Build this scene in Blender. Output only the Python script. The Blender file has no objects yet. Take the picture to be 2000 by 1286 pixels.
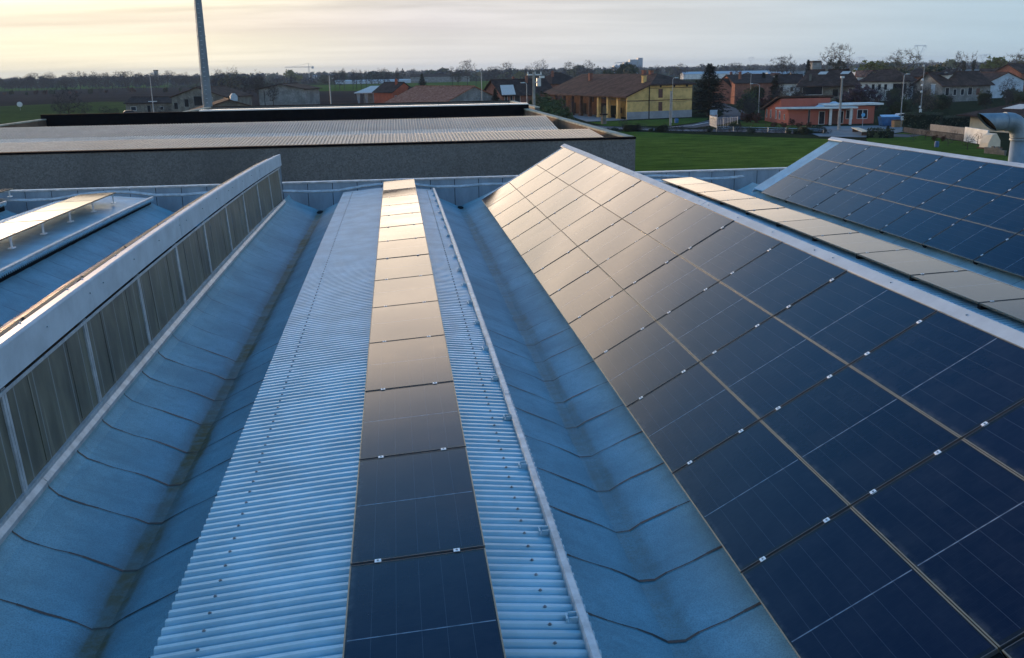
VEIL_COOL = (1.50, 1.98, 2.30); VEIL_MID = (2.72, 2.58, 2.46); VEIL_WARM = (3.85, 3.42, 2.5); VEIL_PEACH = (3.2, 2.5, 1.85); BOOST = 3.0
SKY_TINT = (.68, 1.70, 2.48); SKY_STRENGTH = .1; EXPOSURE = 1.65; SUN_E = 1.1; HAZE = 8.5e-5
import bpy, math, random
from mathutils import Vector, Matrix
R = math.radians
sc = bpy.context.scene
col = sc.collection
rnd = random.Random(7)
CZ = 12.0                       # camera height above the ground

# ------------------------------------------------------------------ camera model (for placing things on the ground)
F, PITCH, ROLL, YAW = 1890.46, .26125, .01731, .11345
fw = Vector((math.sin(YAW)*math.cos(PITCH), math.cos(YAW)*math.cos(PITCH), -math.sin(PITCH)))
r0 = Vector((math.cos(YAW), -math.sin(YAW), 0)); d0 = fw.cross(r0)
rt = r0*math.cos(ROLL)+d0*math.sin(ROLL); dn = -r0*math.sin(ROLL)+d0*math.cos(ROLL)
def ray(u, v): return fw+rt*((u-1000)/F)+dn*((v-643)/F)
def G(u, v):                    # ground point seen at that place of the photo
    a = ray(u, v); a = a*(-CZ/a.z); return Vector((a.x, a.y, 0))
def gY(u, Y):                   # ground point in that column of the photo, Y metres away
    lo, hi = 100., 1286.
    for _ in range(50):
        m = (lo+hi)/2; a = ray(u, m)
        y = a.y*(-CZ/a.z) if a.z < 0 else 1e9
        if y > Y: lo = m
        else: hi = m
    return G(u, (lo+hi)/2)
def up(u, v, p):                # height above ground of the photo row v, at ground point p
    d = p.y
    a = ray(u, v); a = a*(d/a.y); return a.z+CZ

# ------------------------------------------------------------------ helpers
def tag(o, label=None, cat=None, group=None, kind=None):
    if label: o['label'] = label
    if cat: o['category'] = cat
    if group: o['group'] = group
    if kind: o['kind'] = kind
    return o
def empty(name, loc=(0, 0, 0), rz=0, label=None, cat=None, group=None):
    o = bpy.data.objects.new(name, None); col.objects.link(o)
    o.location = loc; o.rotation_euler = (0, 0, rz)
    o.empty_display_size = .2
    return tag(o, label, cat, group)
class MB:
    def __init__(s): s.v = []; s.f = []; s.m = []
    def add(s, vs, fs, m=0):
        b = len(s.v); s.v += [tuple(p) for p in vs]
        for f in fs: s.f.append(tuple(i+b for i in f)); s.m.append(m)
        return s
    def quad(s, a, b, c, d, m=0): return s.add([a, b, c, d], [(0, 1, 2, 3)], m)
    def box(s, x0, y0, z0, x1, y1, z1, m=0):
        vs = [(x0,y0,z0),(x1,y0,z0),(x1,y1,z0),(x0,y1,z0),(x0,y0,z1),(x1,y0,z1),(x1,y1,z1),(x0,y1,z1)]
        return s.add(vs, [(0,3,2,1),(4,5,6,7),(0,1,5,4),(1,2,6,5),(2,3,7,6),(3,0,4,7)], m)
    def prism(s, poly, axis, t0, t1, m=0):     # polygon of 2D points extruded along axis 'x','y' or 'z'
        n = len(poly)
        def P(a, b, t): return {'x': (t, a, b), 'y': (a, t, b), 'z': (a, b, t)}[axis]
        vs = [P(a, b, t0) for a, b in poly]+[P(a, b, t1) for a, b in poly]
        fs = [tuple(range(n))[::-1], tuple(range(n, 2*n))]+[(i, (i+1) % n, (i+1) % n+n, i+n) for i in range(n)]
        return s.add(vs, fs, m)
    def tube(s, pts, rads, n=8, m=0, cap=True):
        pts = [Vector(p) for p in pts]
        if not hasattr(rads, '__len__'): rads = [rads]*len(pts)
        rings = []; ref = None
        for i, p in enumerate(pts):
            t = (pts[min(i+1, len(pts)-1)]-pts[max(i-1, 0)]).normalized()
            if ref is None:
                ref = Vector((1, 0, 0)) if abs(t.x) < .8 else Vector((0, 1, 0))
            a = (ref-t*ref.dot(t)).normalized(); b = t.cross(a); ref = a
            rings.append([p+(a*math.cos(k*2*math.pi/n)+b*math.sin(k*2*math.pi/n))*rads[i] for k in range(n)])
        vs = [q for r in rings for q in r]; fs = []
        for i in range(len(pts)-1):
            for k in range(n):
                fs.append((i*n+k, i*n+(k+1) % n, (i+1)*n+(k+1) % n, (i+1)*n+k))
        if cap: fs += [tuple(range(n))[::-1], tuple(range((len(pts)-1)*n, len(pts)*n))]
        return s.add(vs, fs, m)
    def sheet(s, xs, ys, fz, m=0):             # grid surface
        n = len(ys)
        vs = [(x, y, fz(x, y)) for x in xs for y in ys]
        fs = [(i*n+j, (i+1)*n+j, (i+1)*n+j+1, i*n+j+1) for i in range(len(xs)-1) for j in range(n-1)]
        return s.add(vs, fs, m)
    def slab(s, poly, t, m=0):                 # 3D polygon thickened downwards by t
        n = len(poly); vs = [tuple(p) for p in poly]+[(p[0], p[1], p[2]-t) for p in poly]
        fs = [tuple(range(n)), tuple(range(n, 2*n))[::-1]]+[(i, i+n, (i+1) % n+n, (i+1) % n) for i in range(n)]
        return s.add(vs, fs, m)
    def leaves(s, c, r, n, size, rg, m=0, shell=.55):
        for _ in range(n):
            d = Vector((rg.gauss(0, 1), rg.gauss(0, 1), rg.gauss(0, 1))).normalized()
            k = shell+(1-shell)*rg.random()
            p = Vector((c[0]+d.x*r[0]*k, c[1]+d.y*r[1]*k, c[2]+d.z*r[2]*k))
            a = Vector((rg.gauss(0, 1), rg.gauss(0, 1), rg.gauss(0, 1))).normalized()
            b = a.orthogonal().normalized(); q = size*(.6+.8*rg.random())
            a = a*q; b = b*q*.7
            s.add([p-a, p+b, p+a, p-b], [(0, 1, 2, 3)], m)
        return s
    def build(s, name, mats, parent=None, smooth=False, loc=None, kind=None, label=None):
        me = bpy.data.meshes.new(name); me.from_pydata(s.v, [], s.f)
        if not isinstance(mats, (list, tuple)): mats = [mats]
        for q in mats: me.materials.append(q)
        if len(mats) > 1: me.polygons.foreach_set('material_index', s.m)
        if smooth: me.polygons.foreach_set('use_smooth', [True]*len(me.polygons))
        me.update()
        o = bpy.data.objects.new(name, me); col.objects.link(o)
        if parent: o.parent = parent
        if loc: o.location = loc
        return tag(o, label, None, None, kind)
def copy_tree(o, parent=None):
    c = o.copy(); col.objects.link(c); c.parent = parent
    for ch in o.children: copy_tree(ch, c)
    return c
def ordinal(i): return ['first','second','third','fourth','fifth','sixth','seventh','eighth','ninth','tenth','eleventh','twelfth','thirteenth','fourteenth','fifteenth','sixteenth'][i]

# ------------------------------------------------------------------ materials
class N:
    def __init__(s, name):
        s.mat = bpy.data.materials.new(name); s.mat.use_nodes = True
        s.t = s.mat.node_tree; s.bsdf = s.t.nodes['Principled BSDF']
    def n(s, kind, **kw):
        x = s.t.nodes.new('ShaderNode'+kind)
        for k, v in kw.items(): setattr(x, k, v)
        return x
    def l(s, a, b): s.t.links.new(a, b)
    def math(s, op, a, b=None, c=None, clamp=False):
        x = s.n('Math', operation=op); x.use_clamp = clamp
        for i, q in enumerate((a, b, c)):
            if q is None: continue
            if isinstance(q, (int, float)): x.inputs[i].default_value = q
            else: s.l(q, x.inputs[i])
        return x.outputs[0]
    def mix(s, f, a, b, mode='MIX'):
        x = s.n('Mix', data_type='RGBA', blend_type=mode)
        for i, q in ((0, f), (6, a), (7, b)):
            if isinstance(q, (int, float)): x.inputs[i].default_value = q
            elif isinstance(q, tuple): x.inputs[i].default_value = (*q, 1)
            else: s.l(q, x.inputs[i])
        return x.outputs[2]
    def coord(s, kind='Object', scale=(1, 1, 1)):
        if kind == 'Position': o = s.n('NewGeometry').outputs['Position']
        else: o = s.n('TexCoord').outputs[kind]
        if scale == (1, 1, 1): return o
        m = s.n('VectorMath', operation='MULTIPLY'); s.l(o, m.inputs[0]); m.inputs[1].default_value = scale
        return m.outputs[0]
    def noise(s, vec, scale, detail=3, rough=.6):
        x = s.n('TexNoise'); s.l(vec, x.inputs['Vector'])
        x.inputs['Scale'].default_value = scale; x.inputs['Detail'].default_value = detail; x.inputs['Roughness'].default_value = rough
        return x.outputs['Fac']
    def ramp(s, f, lo, hi, a=0., b=1.):
        x = s.n('MapRange'); s.l(f, x.inputs[0])
        for i, q in enumerate((lo, hi, a, b)): x.inputs[i+1].default_value = q
        x.interpolation_type = 'SMOOTHSTEP'
        return x.outputs[0]
    def bump(s, h, strength=.3, dist=.01):
        b = s.n('Bump'); b.inputs['Strength'].default_value = strength; b.inputs['Distance'].default_value = dist
        s.l(h, b.inputs['Height']); s.l(b.outputs[0], s.bsdf.inputs['Normal'])
    def set(s, base=None, rough=.6, metal=0., spec=.5):
        i = s.bsdf.inputs
        if isinstance(base, tuple): i['Base Color'].default_value = (*base, 1)
        elif base is not None: s.l(base, i['Base Color'])
        if isinstance(rough, (int, float)): i['Roughness'].default_value = rough
        else: s.l(rough, i['Roughness'])
        i['Metallic'].default_value = metal; i['Specular IOR Level'].default_value = spec
        return s.mat
def M(name, c, rough=.6, metal=0., spec=.5, var=.25, scale=3., c2=None, fine=0., bump=0., kind='Position', stretch=(1, 1, 1)):
    """weathered surface: two tones of noise over a base colour"""
    w = N(name); co = w.coord(kind, stretch)
    dark = tuple(q*(1-var) for q in c); light = c2 or tuple(min(.9, q*(1+var)) for q in c)
    f = w.ramp(w.noise(co, scale, 5, .65), .3, .7)
    b = w.mix(f, dark, light)
    if fine:
        g = w.noise(co, scale*fine, 2, .5)
        b = w.mix(w.ramp(g, .35, .65, 0, .45), b, tuple(q*.45 for q in c))
        if bump: w.bump(g, bump, .01)
    return w.set(b, rough, metal, spec if rough < .78 else min(spec, .04))

m_sheet = M('corrugated_metal', (.38, .535, .60), .35, .24, var=.14, scale=1.5)
m_cap = M('painted_flashing', (.42, .49, .53), .60, .0, .2, var=.10, scale=2.0)
m_rim = M('pale_gutter_metal', (.52, .52, .52), .45, .3, var=.25, scale=4)
m_steel = M('galvanised_steel', (.45, .50, .54), .38, .6, var=.2, scale=3)
m_screw = M('screw_steel', (.22, .24, .26), .4, .7)
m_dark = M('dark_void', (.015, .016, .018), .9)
m_black = M('near_black_wall', (.006, .006, .008), .95, spec=.05)  # near-black base colour over the whole face
m_alu = M('aluminium_frame', (.25, .20, .14), .45, .6, var=.1)
m_aluend = M('dark_frame_end', (.10, .10, .105), .45, .3, var=.1)
m_clamp = M('clamp_aluminium', (.85, .85, .85), .35, .2, var=.05)
m_mull = M('mullion_metal', (.42, .45, .46), .5, .3, var=.2, scale=5)
m_coat = M('grey_blue_panel', (.30, .36, .41), .55, .0, var=.2, scale=1.3, stretch=(1, 1, .3))
m_cable = M('black_cable', (.01, .01, .011), .6)
m_fibre = M('fibre_cement_sheet', (.25, .205, .175), .42, var=.25, scale=.35, fine=14)
m_fibre_l = M('translucent_roof_sheet', (.40, .35, .31), .38, var=.25, scale=2)
m_cope = M('mossy_coping', (.40, .36, .27), .8, var=.3, scale=1.2, c2=(.42, .44, .36))
m_brownwall = M('brown_inner_wall', (.16, .115, .085), .85, var=.3, scale=.5)
m_whitemetal = M('white_metal_coping', (.85, .86, .88), .22, .6, var=.05)
def w_membrane(name, moss, tone):
    w = N(name); ob = w.coord('Object'); po = w.coord('Position')
    sx = w.n('SeparateXYZ'); w.l(ob, sx.inputs[0])
    big = w.noise(po, .9, 4); grain = w.noise(po, 75, 2, .6); mid = w.noise(po, 6, 4)
    b = w.mix(w.ramp(big, .3, .7), tuple(q*.80 for q in tone), tuple(q*1.12 for q in tone))
    b = w.mix(w.ramp(mid, .45, .75, 0, .35), b, tuple(q*.62 for q in tone))
    b = w.mix(w.ramp(grain, .38, .68, 0, .55), b, tuple(q*.48 for q in tone))
    run = w.ramp(w.noise(w.coord('Position', (.35, 2.6, .35)), 1.7, 5, .7), .50, .78, 0, .42)
    b = w.mix(run, b, tuple(q*.55 for q in (tone[0]*1.15, tone[1], tone[2]*.92)))
    pud = w.ramp(w.noise(w.coord('Position', (1, .6, 1)), 1.1, 5, .75), .60, .70, 0, .28)
    b = w.mix(pud, b, tuple(min(.6, q*1.25) for q in tone))
    # dirt and moss where water lies along the bottom of the valley
    wob = w.noise(w.coord('Position', (1.2, .9, 1)), 1.6, 3)
    ax = w.math('ABSOLUTE', w.math('ADD', w.math('SUBTRACT', sx.outputs[0], .045), w.math('MULTIPLY', w.math('SUBTRACT', wob, .5), .14)))
    halo = w.ramp(ax, .08, .32, 1, 0)
    core = w.ramp(ax, .085, .15, 1, 0)
    patch = w.ramp(w.noise(w.coord('Position', (.3, 1, 0)), .55, 4, .7), .40, .60)
    patch2 = w.ramp(w.noise(w.coord('Position', (1, 1, 0)), 5, 4, .7), .35, .6, .6, 1)
    b = w.mix(w.math('MULTIPLY', w.math('MULTIPLY', halo, w.math('MULTIPLY_ADD', patch2, .6, .4)), .55*moss), b, (.12, .105, .075))
    k = w.math('MULTIPLY', w.math('MULTIPLY', core, patch2), w.math('MULTIPLY_ADD', patch, .6, .4))
    b = w.mix(w.math('MULTIPLY', k, moss), b, (.135, .10, .03))
    w.bump(grain, .35, .006)
    return w.set(b, .75, 0, .35)
MT = (.225, .415, .485)
m_mem = [w_membrane('valley_membrane_mossy', .95, MT), w_membrane('valley_membrane_clean', .38, MT)]
m_seam = M('seam_bitumen', (.02, .022, .026), .6)
def w_concrete(name, c):
    w = N(name); po = w.coord('Position')
    v = w.n('TexVoronoi'); w.l(po, v.inputs['Vector']); v.inputs['Scale'].default_value = 18
    g = w.noise(po, 45, 3); big = w.noise(w.coord('Position', (1, 1, .25)), .35, 4)
    s = w.n('SeparateColor'); w.l(v.outputs['Color'], s.inputs[0])
    b = w.mix(s.outputs[0], tuple(q*.58 for q in c), tuple(q*1.38 for q in c))
    b = w.mix(w.ramp(g, .3, .7), b, tuple(q*.8 for q in c))
    b = w.mix(w.ramp(big, .4, .7, 0, .5), b, tuple(q*.5 for q in c))
    w.bump(g, .6, .02)
    return w.set(b, .9, 0, .2)
m_pebble = w_concrete('pebble_dash_concrete', (.205, .195, .18))
def w_pv():
    w = N('solar_cells'); sx = w.n('SeparateXYZ'); w.l(w.coord('Generated'), sx.inputs[0])
    X, Y = sx.outputs[0], sx.outputs[1]
    def line(c, n, off, wd):
        q = w.math('FRACT', w.math('ADD', w.math('MULTIPLY', c, n), off))
        return w.math('LESS_THAN', w.math('ABSOLUTE', w.math('SUBTRACT', q, .5)), wd)
    cols = line(X, 6, .5, .0115)
    rows = line(Y, 24, .5, .012)
    mid = w.math('LESS_THAN', w.math('ABSOLUTE', w.math('SUBTRACT', Y, .5)), .0027)
    bus = line(X, 72, .5, .10)
    dash = w.ramp(w.noise(w.coord('Generated', (1, 0, 0)), 9, 1), .35, .6, .5, 1)
    rim = w.math('GREATER_THAN', w.math('MAXIMUM', w.math('ABSOLUTE', w.math('SUBTRACT', X, .5)), w.math('MULTIPLY_ADD', w.math('ABSOLUTE', w.math('SUBTRACT', Y, .5)), 1., .004)), .489)
    info = w.n('ObjectInfo').outputs['Random']
    cell = w.mix(info, (.0035, .0065, .021), (.006, .010, .029))
    b = w.mix(w.math('MULTIPLY', bus, .06), cell, (.05, .055, .07))
    b = w.mix(w.math('MULTIPLY', rows, .10), b, (.09, .10, .12))
    b = w.mix(w.math('MULTIPLY', cols, .26), b, (.16, .18, .21))
    b = w.mix(w.math('MULTIPLY', mid, dash), b, (.24, .28, .33))
    b = w.mix(rim, b, (.010, .011, .014))
    dust = w.ramp(w.noise(w.coord('Position'), 2.3, 5, .7), .35, .75, 0, .02)
    b = w.mix(dust, b, (.5, .5, .48))
    edge = w.math('MULTIPLY', w.ramp(X, .008, .06, 1, 0), w.ramp(w.noise(w.coord('Position'), 7, 4, .7), .35, .7, .0, .10))
    b = w.mix(edge, b, (.42, .40, .36))
    vo = w.n('TexVoronoi'); w.l(w.coord('Position'), vo.inputs['Vector']); vo.inputs['Scale'].default_value = 1.1
    spot = w.math('LESS_THAN', vo.outputs['Distance'], .022)
    b = w.mix(w.math('MULTIPLY', spot, .45), b, (.4, .42, .42))
    ro = w.ramp(w.noise(w.coord('Position'), .8, 3), .3, .7, .07, .13)
    w.bsdf.inputs['Specular Tint'].default_value = (.68, .76, 1, 1)
    return w.set(b, ro, 0, .17)
m_pv = w_pv()
def w_glazing():
    w = N('fibreglass_glazing'); po = w.coord('Object')
    sx = w.n('SeparateXYZ'); w.l(po, sx.inputs[0])
    st = w.noise(w.coord('Object', (1, 1, .12)), 4.5, 4, .7)
    bl = w.noise(w.coord('Object', (1, 1, .6)), 1.5, 3)
    b = w.mix(w.ramp(st, .3, .7), (.110, .105, .068), (.165, .16, .11))
    b = w.mix(w.ramp(bl, .35, .7, 0, .75), b, (.055, .054, .040))
    b = w.mix(w.ramp(w.noise(w.coord('Object', (1, 3, .25)), 3, 4), .58, .75, 0, .5), b, (.36, .34, .28))
    q = w.math('FRACT', w.math('MULTIPLY_ADD', sx.outputs[1], 1.9, .5))
    ln = w.math('LESS_THAN', w.math('ABSOLUTE', w.math('SUBTRACT', q, .5)), .022)
    b = w.mix(w.math('MULTIPLY', ln, .6), b, (.30, .33, .34))
    w.bump(w.noise(w.coord('Object', (1, 1, .3)), 30, 2), .15, .005)
    return w.set(b, .42, 0, .45)
m_glaz = w_glazing()

# ------------------------------------------------------------------ THE FACTORY ROOF
P = 9.95                                                  # distance from bay to bay
Y0, YE = -9.0, 35.6
SL = .53165; CSL, SSL = math.cos(SL), math.sin(SL)
def cs(y): return CZ+.001*y-.00048*(y-20)**2              # camber of the vaults
def ca(y): return CZ-.0004*y-.00016*(y-20)**2             # camber of the sheds
def cl(y): return CZ-.0009*(y-20)**2                    # camber of the left shed
def ct(y): return CZ-.0003*(y-20)**2
def frange(a, b, s):
    n = max(1, int(round((b-a)/s))); return [a+(b-a)*i/n for i in range(n+1)]
factory = empty('factory_building', (0, 0, 0), 0, 'factory roof in the foreground with grey corrugated vaults, blue grey valleys and shed ridges', 'factory')
CORR = [(0., 0.), (.28, 0.), (.48, 1.), (.80, 1.)]   # one wave of the metal sheet
def corr_ys(a, b, pitch=.125):
    ys = []; hs = []
    n = int((b-a)/pitch)
    for i in range(n):
        for t, h in CORR: ys.append(a+(i+t)*pitch); hs.append(h)
    return ys, hs
VX = lambda x: -3.985-.105*(math.sqrt((x+.36)**2+.09)-.3)
bay = [0, -1, -2, 1]
ysv, hsv = corr_ys(Y0, YE)
hmap = dict(zip(ysv, hsv))
vmesh = None
for k in bay:
    dx = P*k
    # --- vault of corrugated sheet
    if vmesh is None:
        b = MB(); xs = frange(-1.99, 1.33, .237)
        b.sheet(xs, ysv, lambda x, y: VX(x)+cs(y)+.046*hmap[y])
        for x in (-1.99, 1.33):                            # cut ends of the sheet
            vs = [(x, y, VX(x)+cs(y)+.046*hmap[y]-o) for y in ysv for o in (0, .045)]
            b.add(vs, [(2*i, 2*i+1, 2*i+3, 2*i+2) for i in range(len(ysv)-1)])
        n = len(ysv)
        v0 = b.build('vault_roof', m_sheet, factory); vmesh = v0; va = v0
    else:
        va = vmesh.copy(); col.objects.link(va); va.location.x = dx
    va['bay'] = k
    ys = frange(Y0, YE, 2)
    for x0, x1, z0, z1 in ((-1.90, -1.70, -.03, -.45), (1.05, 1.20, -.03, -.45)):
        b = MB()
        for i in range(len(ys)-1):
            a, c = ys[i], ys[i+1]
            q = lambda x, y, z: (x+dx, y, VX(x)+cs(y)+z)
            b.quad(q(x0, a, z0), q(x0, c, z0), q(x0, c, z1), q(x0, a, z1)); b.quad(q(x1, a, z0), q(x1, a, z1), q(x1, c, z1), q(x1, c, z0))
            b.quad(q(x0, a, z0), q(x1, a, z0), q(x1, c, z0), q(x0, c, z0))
        b.build('vault_side', m_dark, factory)['bay'] = k  # near-black colour stands in for the shadow under the sheet edge
    # end face of the vault
    b = MB(); xs = frange(-1.9, 1.2, .3)
    b.add([(x+dx, YE+.02, VX(x)+cs(YE)) for x in xs]+[(x+dx, YE+.02, -4.6+CZ) for x in xs], [(i, i+1, i+1+len(xs), i+len(xs)) for i in range(len(xs)-1)])
    b.build('vault_end', m_coat, factory)['bay'] = k
    # --- pale edge profile on the right of the vault, in joined lengths, with brackets
    for j, (a, c) in enumerate(zip(frange(Y0, YE, 2.97)[:-1], frange(Y0, YE, 2.97)[1:])):
        b = MB(); h = .012*(j % 2)
        for s0, s1 in zip(frange(a, c, .75)[:-1], frange(a, c, .75)[1:]):
            pr = [(1.225, .02), (1.225, .085), (1.238, .100+h*.4), (1.292+h*.3, .100+h*.4), (1.305, .085), (1.305, .02)]
            vs = [(x+dx, y, z+VX(1.24)+cs(y)) for y in (s0, s1) for x, z in pr]
            b.add(vs, [(i, i+1, i+7, i+6) for i in range(5)])
        b.add([(x+dx, a, z+VX(1.24)+cs(a)) for x, z in pr], [tuple(range(6))])
        g = b.build('gutter_edge', m_rim, factory); g['bay'] = k
        if k == 0 and c > 4:
            for y in (a+.75, a+2.2):
                b = MB(); z = VX(1.24)+cs(y)+.03
                b.box(1.135, y-.045, z+.02, 1.224, y+.045, z+.032); b.box(1.135, y-.045, z+.032, 1.145, y+.045, z+.065); b.box(1.16, y-.045, z+.032, 1.224, y-.034, z+.07); b.box(1.16, y+.034, z+.032, 1.224, y+.045, z+.07)
                b.build('bracket', m_sheet, g)
    # --- valleys lined with membrane, lapped every metre
    for side, xc in ((0, -2.845), (1, 2.2)):
        prof = [(-1.10, .62), (-1.06, .49), (-.97, .40), (-.70, .27), (-.2, .065), (-.075, 0), (.075, 0), (.21, .07), (.67, .28), (1.25, .53)] if side == 0 else \
               [(-1.05, .47), (-.74, .31), (-.21, .07), (-.075, 0), (.075, 0), (.2, .065), (.73, .28), (1.05, .43), (1.25, .53)]
        fine = []
        for (xa, za), (xb, zb) in zip(prof[:-1], prof[1:]):
            m_ = max(1, int(abs(xb-xa)/.12))
            fine += [(xa+(xb-xa)*i/m_, za+(zb-za)*i/m_) for i in range(m_)]
        fine.append(prof[-1])
        b = MB(); ph = 9.16 if side == 0 else 9.25
        seams = [ph+1.03*i for i in range(-18, 26) if Y0 < ph+1.03*i < 35.4]
        edges = [Y0]+seams+[35.75]
        rg = random.Random(int(k*10+side+50))
        for a, c in zip(edges[:-1], edges[1:]):
            for (xa, za), (xb, zb) in zip(fine[:-1], fine[1:]):
                zz = lambda x, z, y, l: (x, y, -4.75+z+ct(y)+l)
                b.quad(zz(xa, za, a, .0), zz(xb, zb, a, .0), zz(xb, zb, c, .010), zz(xa, za, c, .010))
        for y in seams:                                     # dark lap joint, a little wavy
            ph1 = rg.random()*6; wd = .010+.004*rg.random()
            vis = 1 if y < 17 else .45
            for (xa, za), (xb, zb) in zip(fine[:-1], fine[1:]):
                wv = lambda x: .012*math.sin(x*5+ph1)+.008*math.sin(x*13+ph1*2)-.03*math.exp(-(x/.25)**2)
                w_ = wd*(1+.5*math.sin(xa*7+ph1))*vis
                f = lambda x, z, y_: (x, y_, -4.75+z+ct(y)+.016)
                b.quad(f(xa, za, y+wv(xa)-w_), f(xb, zb, y+wv(xb)-w_), f(xb, zb, y+wv(xb)+w_), f(xa, za, y+wv(xa)+w_), 1)
        tr = b.build('roof_valley', [m_mem[side], m_seam], factory); tr.location.x = xc+dx
        b = MB()                                            # outlet at the far end
        b.add([(xc+dx+.10*math.cos(t*.524)*1.1, 35.15+.42*math.sin(t*.524), -4.75+ct(35)+.025) for t in range(12)], [tuple(range(12))])
        b.build('drain', m_dark, factory)
    if k == -2:                                            # here a second vault stands in place of the shed
        for o in list(factory.children):
            if o.get('bay') == -1 and not o.name.startswith('roof_valley'):
                c = o.copy(); col.objects.link(c); c.location.x += -4.95
        continue
    # --- sloped shed behind the vault: corrugated slope, ridge cap, glazed side
    C = cl if k == -1 else ca
    L = -.012 if k == -1 else 0.
    YS = 34.5
    ysh, hsh = corr_ys(Y0, YS); hm = dict(zip(ysh, hsh))
    b = MB(); xs = [3.02, 4.5, 5.93]
    b.sheet([x+dx for x in xs], ysh, lambda x, y: -4.314-.115+(x-dx-2.872)*math.tan(SL)+C(y)+.046*hm[y])
    b.build('shed_roof', m_sheet, factory)
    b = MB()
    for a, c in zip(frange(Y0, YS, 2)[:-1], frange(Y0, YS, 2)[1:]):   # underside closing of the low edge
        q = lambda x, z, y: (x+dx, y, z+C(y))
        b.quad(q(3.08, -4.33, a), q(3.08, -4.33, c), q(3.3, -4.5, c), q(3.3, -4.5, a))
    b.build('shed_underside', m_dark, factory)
    rc = []
    for j, (a, c) in enumerate(zip(frange(Y0, YS+.05, 5.4)[:-1], frange(Y0, YS+.05, 5.4)[1:])):
        b = MB(); h = .004*(j % 2)
        for s0, s1 in zip(frange(a, c, 1.1)[:-1], frange(a, c, 1.1)[1:]):
            pr = [(5.79, -2.62), (5.795, -2.592+h), (5.925, -2.515+h), (5.94, -2.515+h), (5.945+h, -2.53), (5.955+h, -2.885), (5.94, -2.90)]
            if k == -1: pr = [(5.73, -2.58), (5.73, -2.535+h), (5.91, -2.477+h), (5.93, -2.48+h), (5.94+h, -2.495), (5.955+h, -2.855), (5.94, -2.87)]
            vs = [(x+dx, y, z+C(y)) for y in (s0, s1) for x, z in pr]
            b.add(vs, [(i, i+1, i+8, i+7) for i in range(6)])
        for y in (a, c): b.add([(x+dx, y+(.001 if y == c else 0), z+C(y)) for x, z in pr], [tuple(range(7))])
        for y in frange(a+.3, c-.3, 1.6):
            b.tube([(5.87+dx, y, -2.57+C(y)), (5.865+dx, y, -2.535+C(y))] if k != -1 else [(5.75+dx, y, -2.54+C(y)), (5.75+dx, y, -2.505+C(y))], .011, 6, 1)
            b.tube([(5.945+dx, y+.2, -2.62+C(y)), (5.965+dx, y+.2, -2.62+C(y))], .01, 6, 1)
        b.build('ridge_cap', [m_cap, m_steel], factory)
    # end trim and gable end
    b = MB(); q = lambda x, z, y=YS+.04: (x+dx, y, z+C(YS))
    b.add([q(3.0, -4.42), q(5.93, -2.64), q(5.93, -4.2), q(3.1, -4.6)], [(0, 1, 2, 3)])
    b.build('shed_end', m_coat, factory)
    b = MB()
    b.prism([(3.0, -4.47), (3.0, -4.36), (5.94, -2.62), (5.94, -2.80)], 'y', YS-.015, YS+.03)
    o = b.build('end_trim', m_cap, factory); o.location = (dx, 0, C(YS)-.02)
    # glazed side: bays between mullions, bottom rail, sill
    mu = [4.3+2.67*i-13.35 for i in range(17)]; mu = [y for y in mu if Y0 < y < 33.8]+[34.0]
    xg = 5.985
    for i, (a, c) in enumerate(zip(mu[:-1], mu[1:])):
        if k == 1 and c < 14: continue
        wroot = MB()
        q = lambda x, z, y: (x+dx, y, z+C(y))
        lean = .075
        for s in (0, 1):                                    # mullion pair with a dark joint
            yy = a+s*.062
            wroot.add([q(xg+.03, -4.03, yy), q(xg+.03, -4.03, yy+.05), q(xg+.03-lean, -2.885, yy+.05), q(xg+.03-lean, -2.885, yy),
                       q(xg-.03, -4.03, yy), q(xg-.03, -4.03, yy+.05), q(xg-.03-lean, -2.885, yy+.05), q(xg-.03-lean, -2.885, yy)],
                      [(0, 1, 2, 3), (0, 3, 7, 4), (1, 5, 6, 2)])
        for z0, z1, xo in ((-4.05, -3.985, .045), (-2.93, -2.89, -.02)):
            wroot.add([q(xg+xo, z0, a), q(xg+xo, z0, c), q(xg+xo, z1, c), q(xg+xo, z1, a), q(xg-.03, z1, c), q(xg-.03, z1, a), q(xg-.03, z0, c), q(xg-.03, z0, a)],
                      [(0, 1, 2, 3), (3, 2, 4, 5), (0, 7, 6, 1)])
        wo = wroot.build('window', m_mull, factory)
        pa = MB(); ns = 4
        for j in range(ns):
            s0 = a+.112+(c-a-.115)*j/ns; s1 = a+.112+(c-a-.115)*(j+1)/ns; o1 = .004*(j % 2)
            pa.add([q(xg+.005+o1, -3.984, s0), q(xg+.005+o1, -3.984, s1), q(xg+.005+o1-lean, -2.931, s1), q(xg+.005+o1-lean, -2.931, s0)], [(0, 1, 2, 3)])
        pa.build('pane', m_glaz, wo)
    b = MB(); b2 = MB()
    for a, c in zip(frange(Y0, 34.0, 2.4)[:-1], frange(Y0, 34.0, 2.4)[1:]):
        q = lambda x, z, y: (x+dx, y, z+C(y)*.4+ct(y)*.6)
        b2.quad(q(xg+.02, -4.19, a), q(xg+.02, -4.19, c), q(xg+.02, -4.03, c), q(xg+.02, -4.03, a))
        b.add([q(xg+.035, -4.06, a), q(xg+.09, -4.115, a), q(xg+.09, -4.165, a), q(xg+.035, -4.06, c-.01), q(xg+.09, -4.115, c-.01), q(xg+.09, -4.165, c-.01), q(xg+.0, -4.06, a), q(xg+.0, -4.06, c)],
              [(0, 1, 4, 3), (1, 2, 5, 4), (6, 0, 3, 7)])
    b.build('window_sill', m_mull, factory); b2.build('sill_shadow_gap', m_dark, factory)

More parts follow.
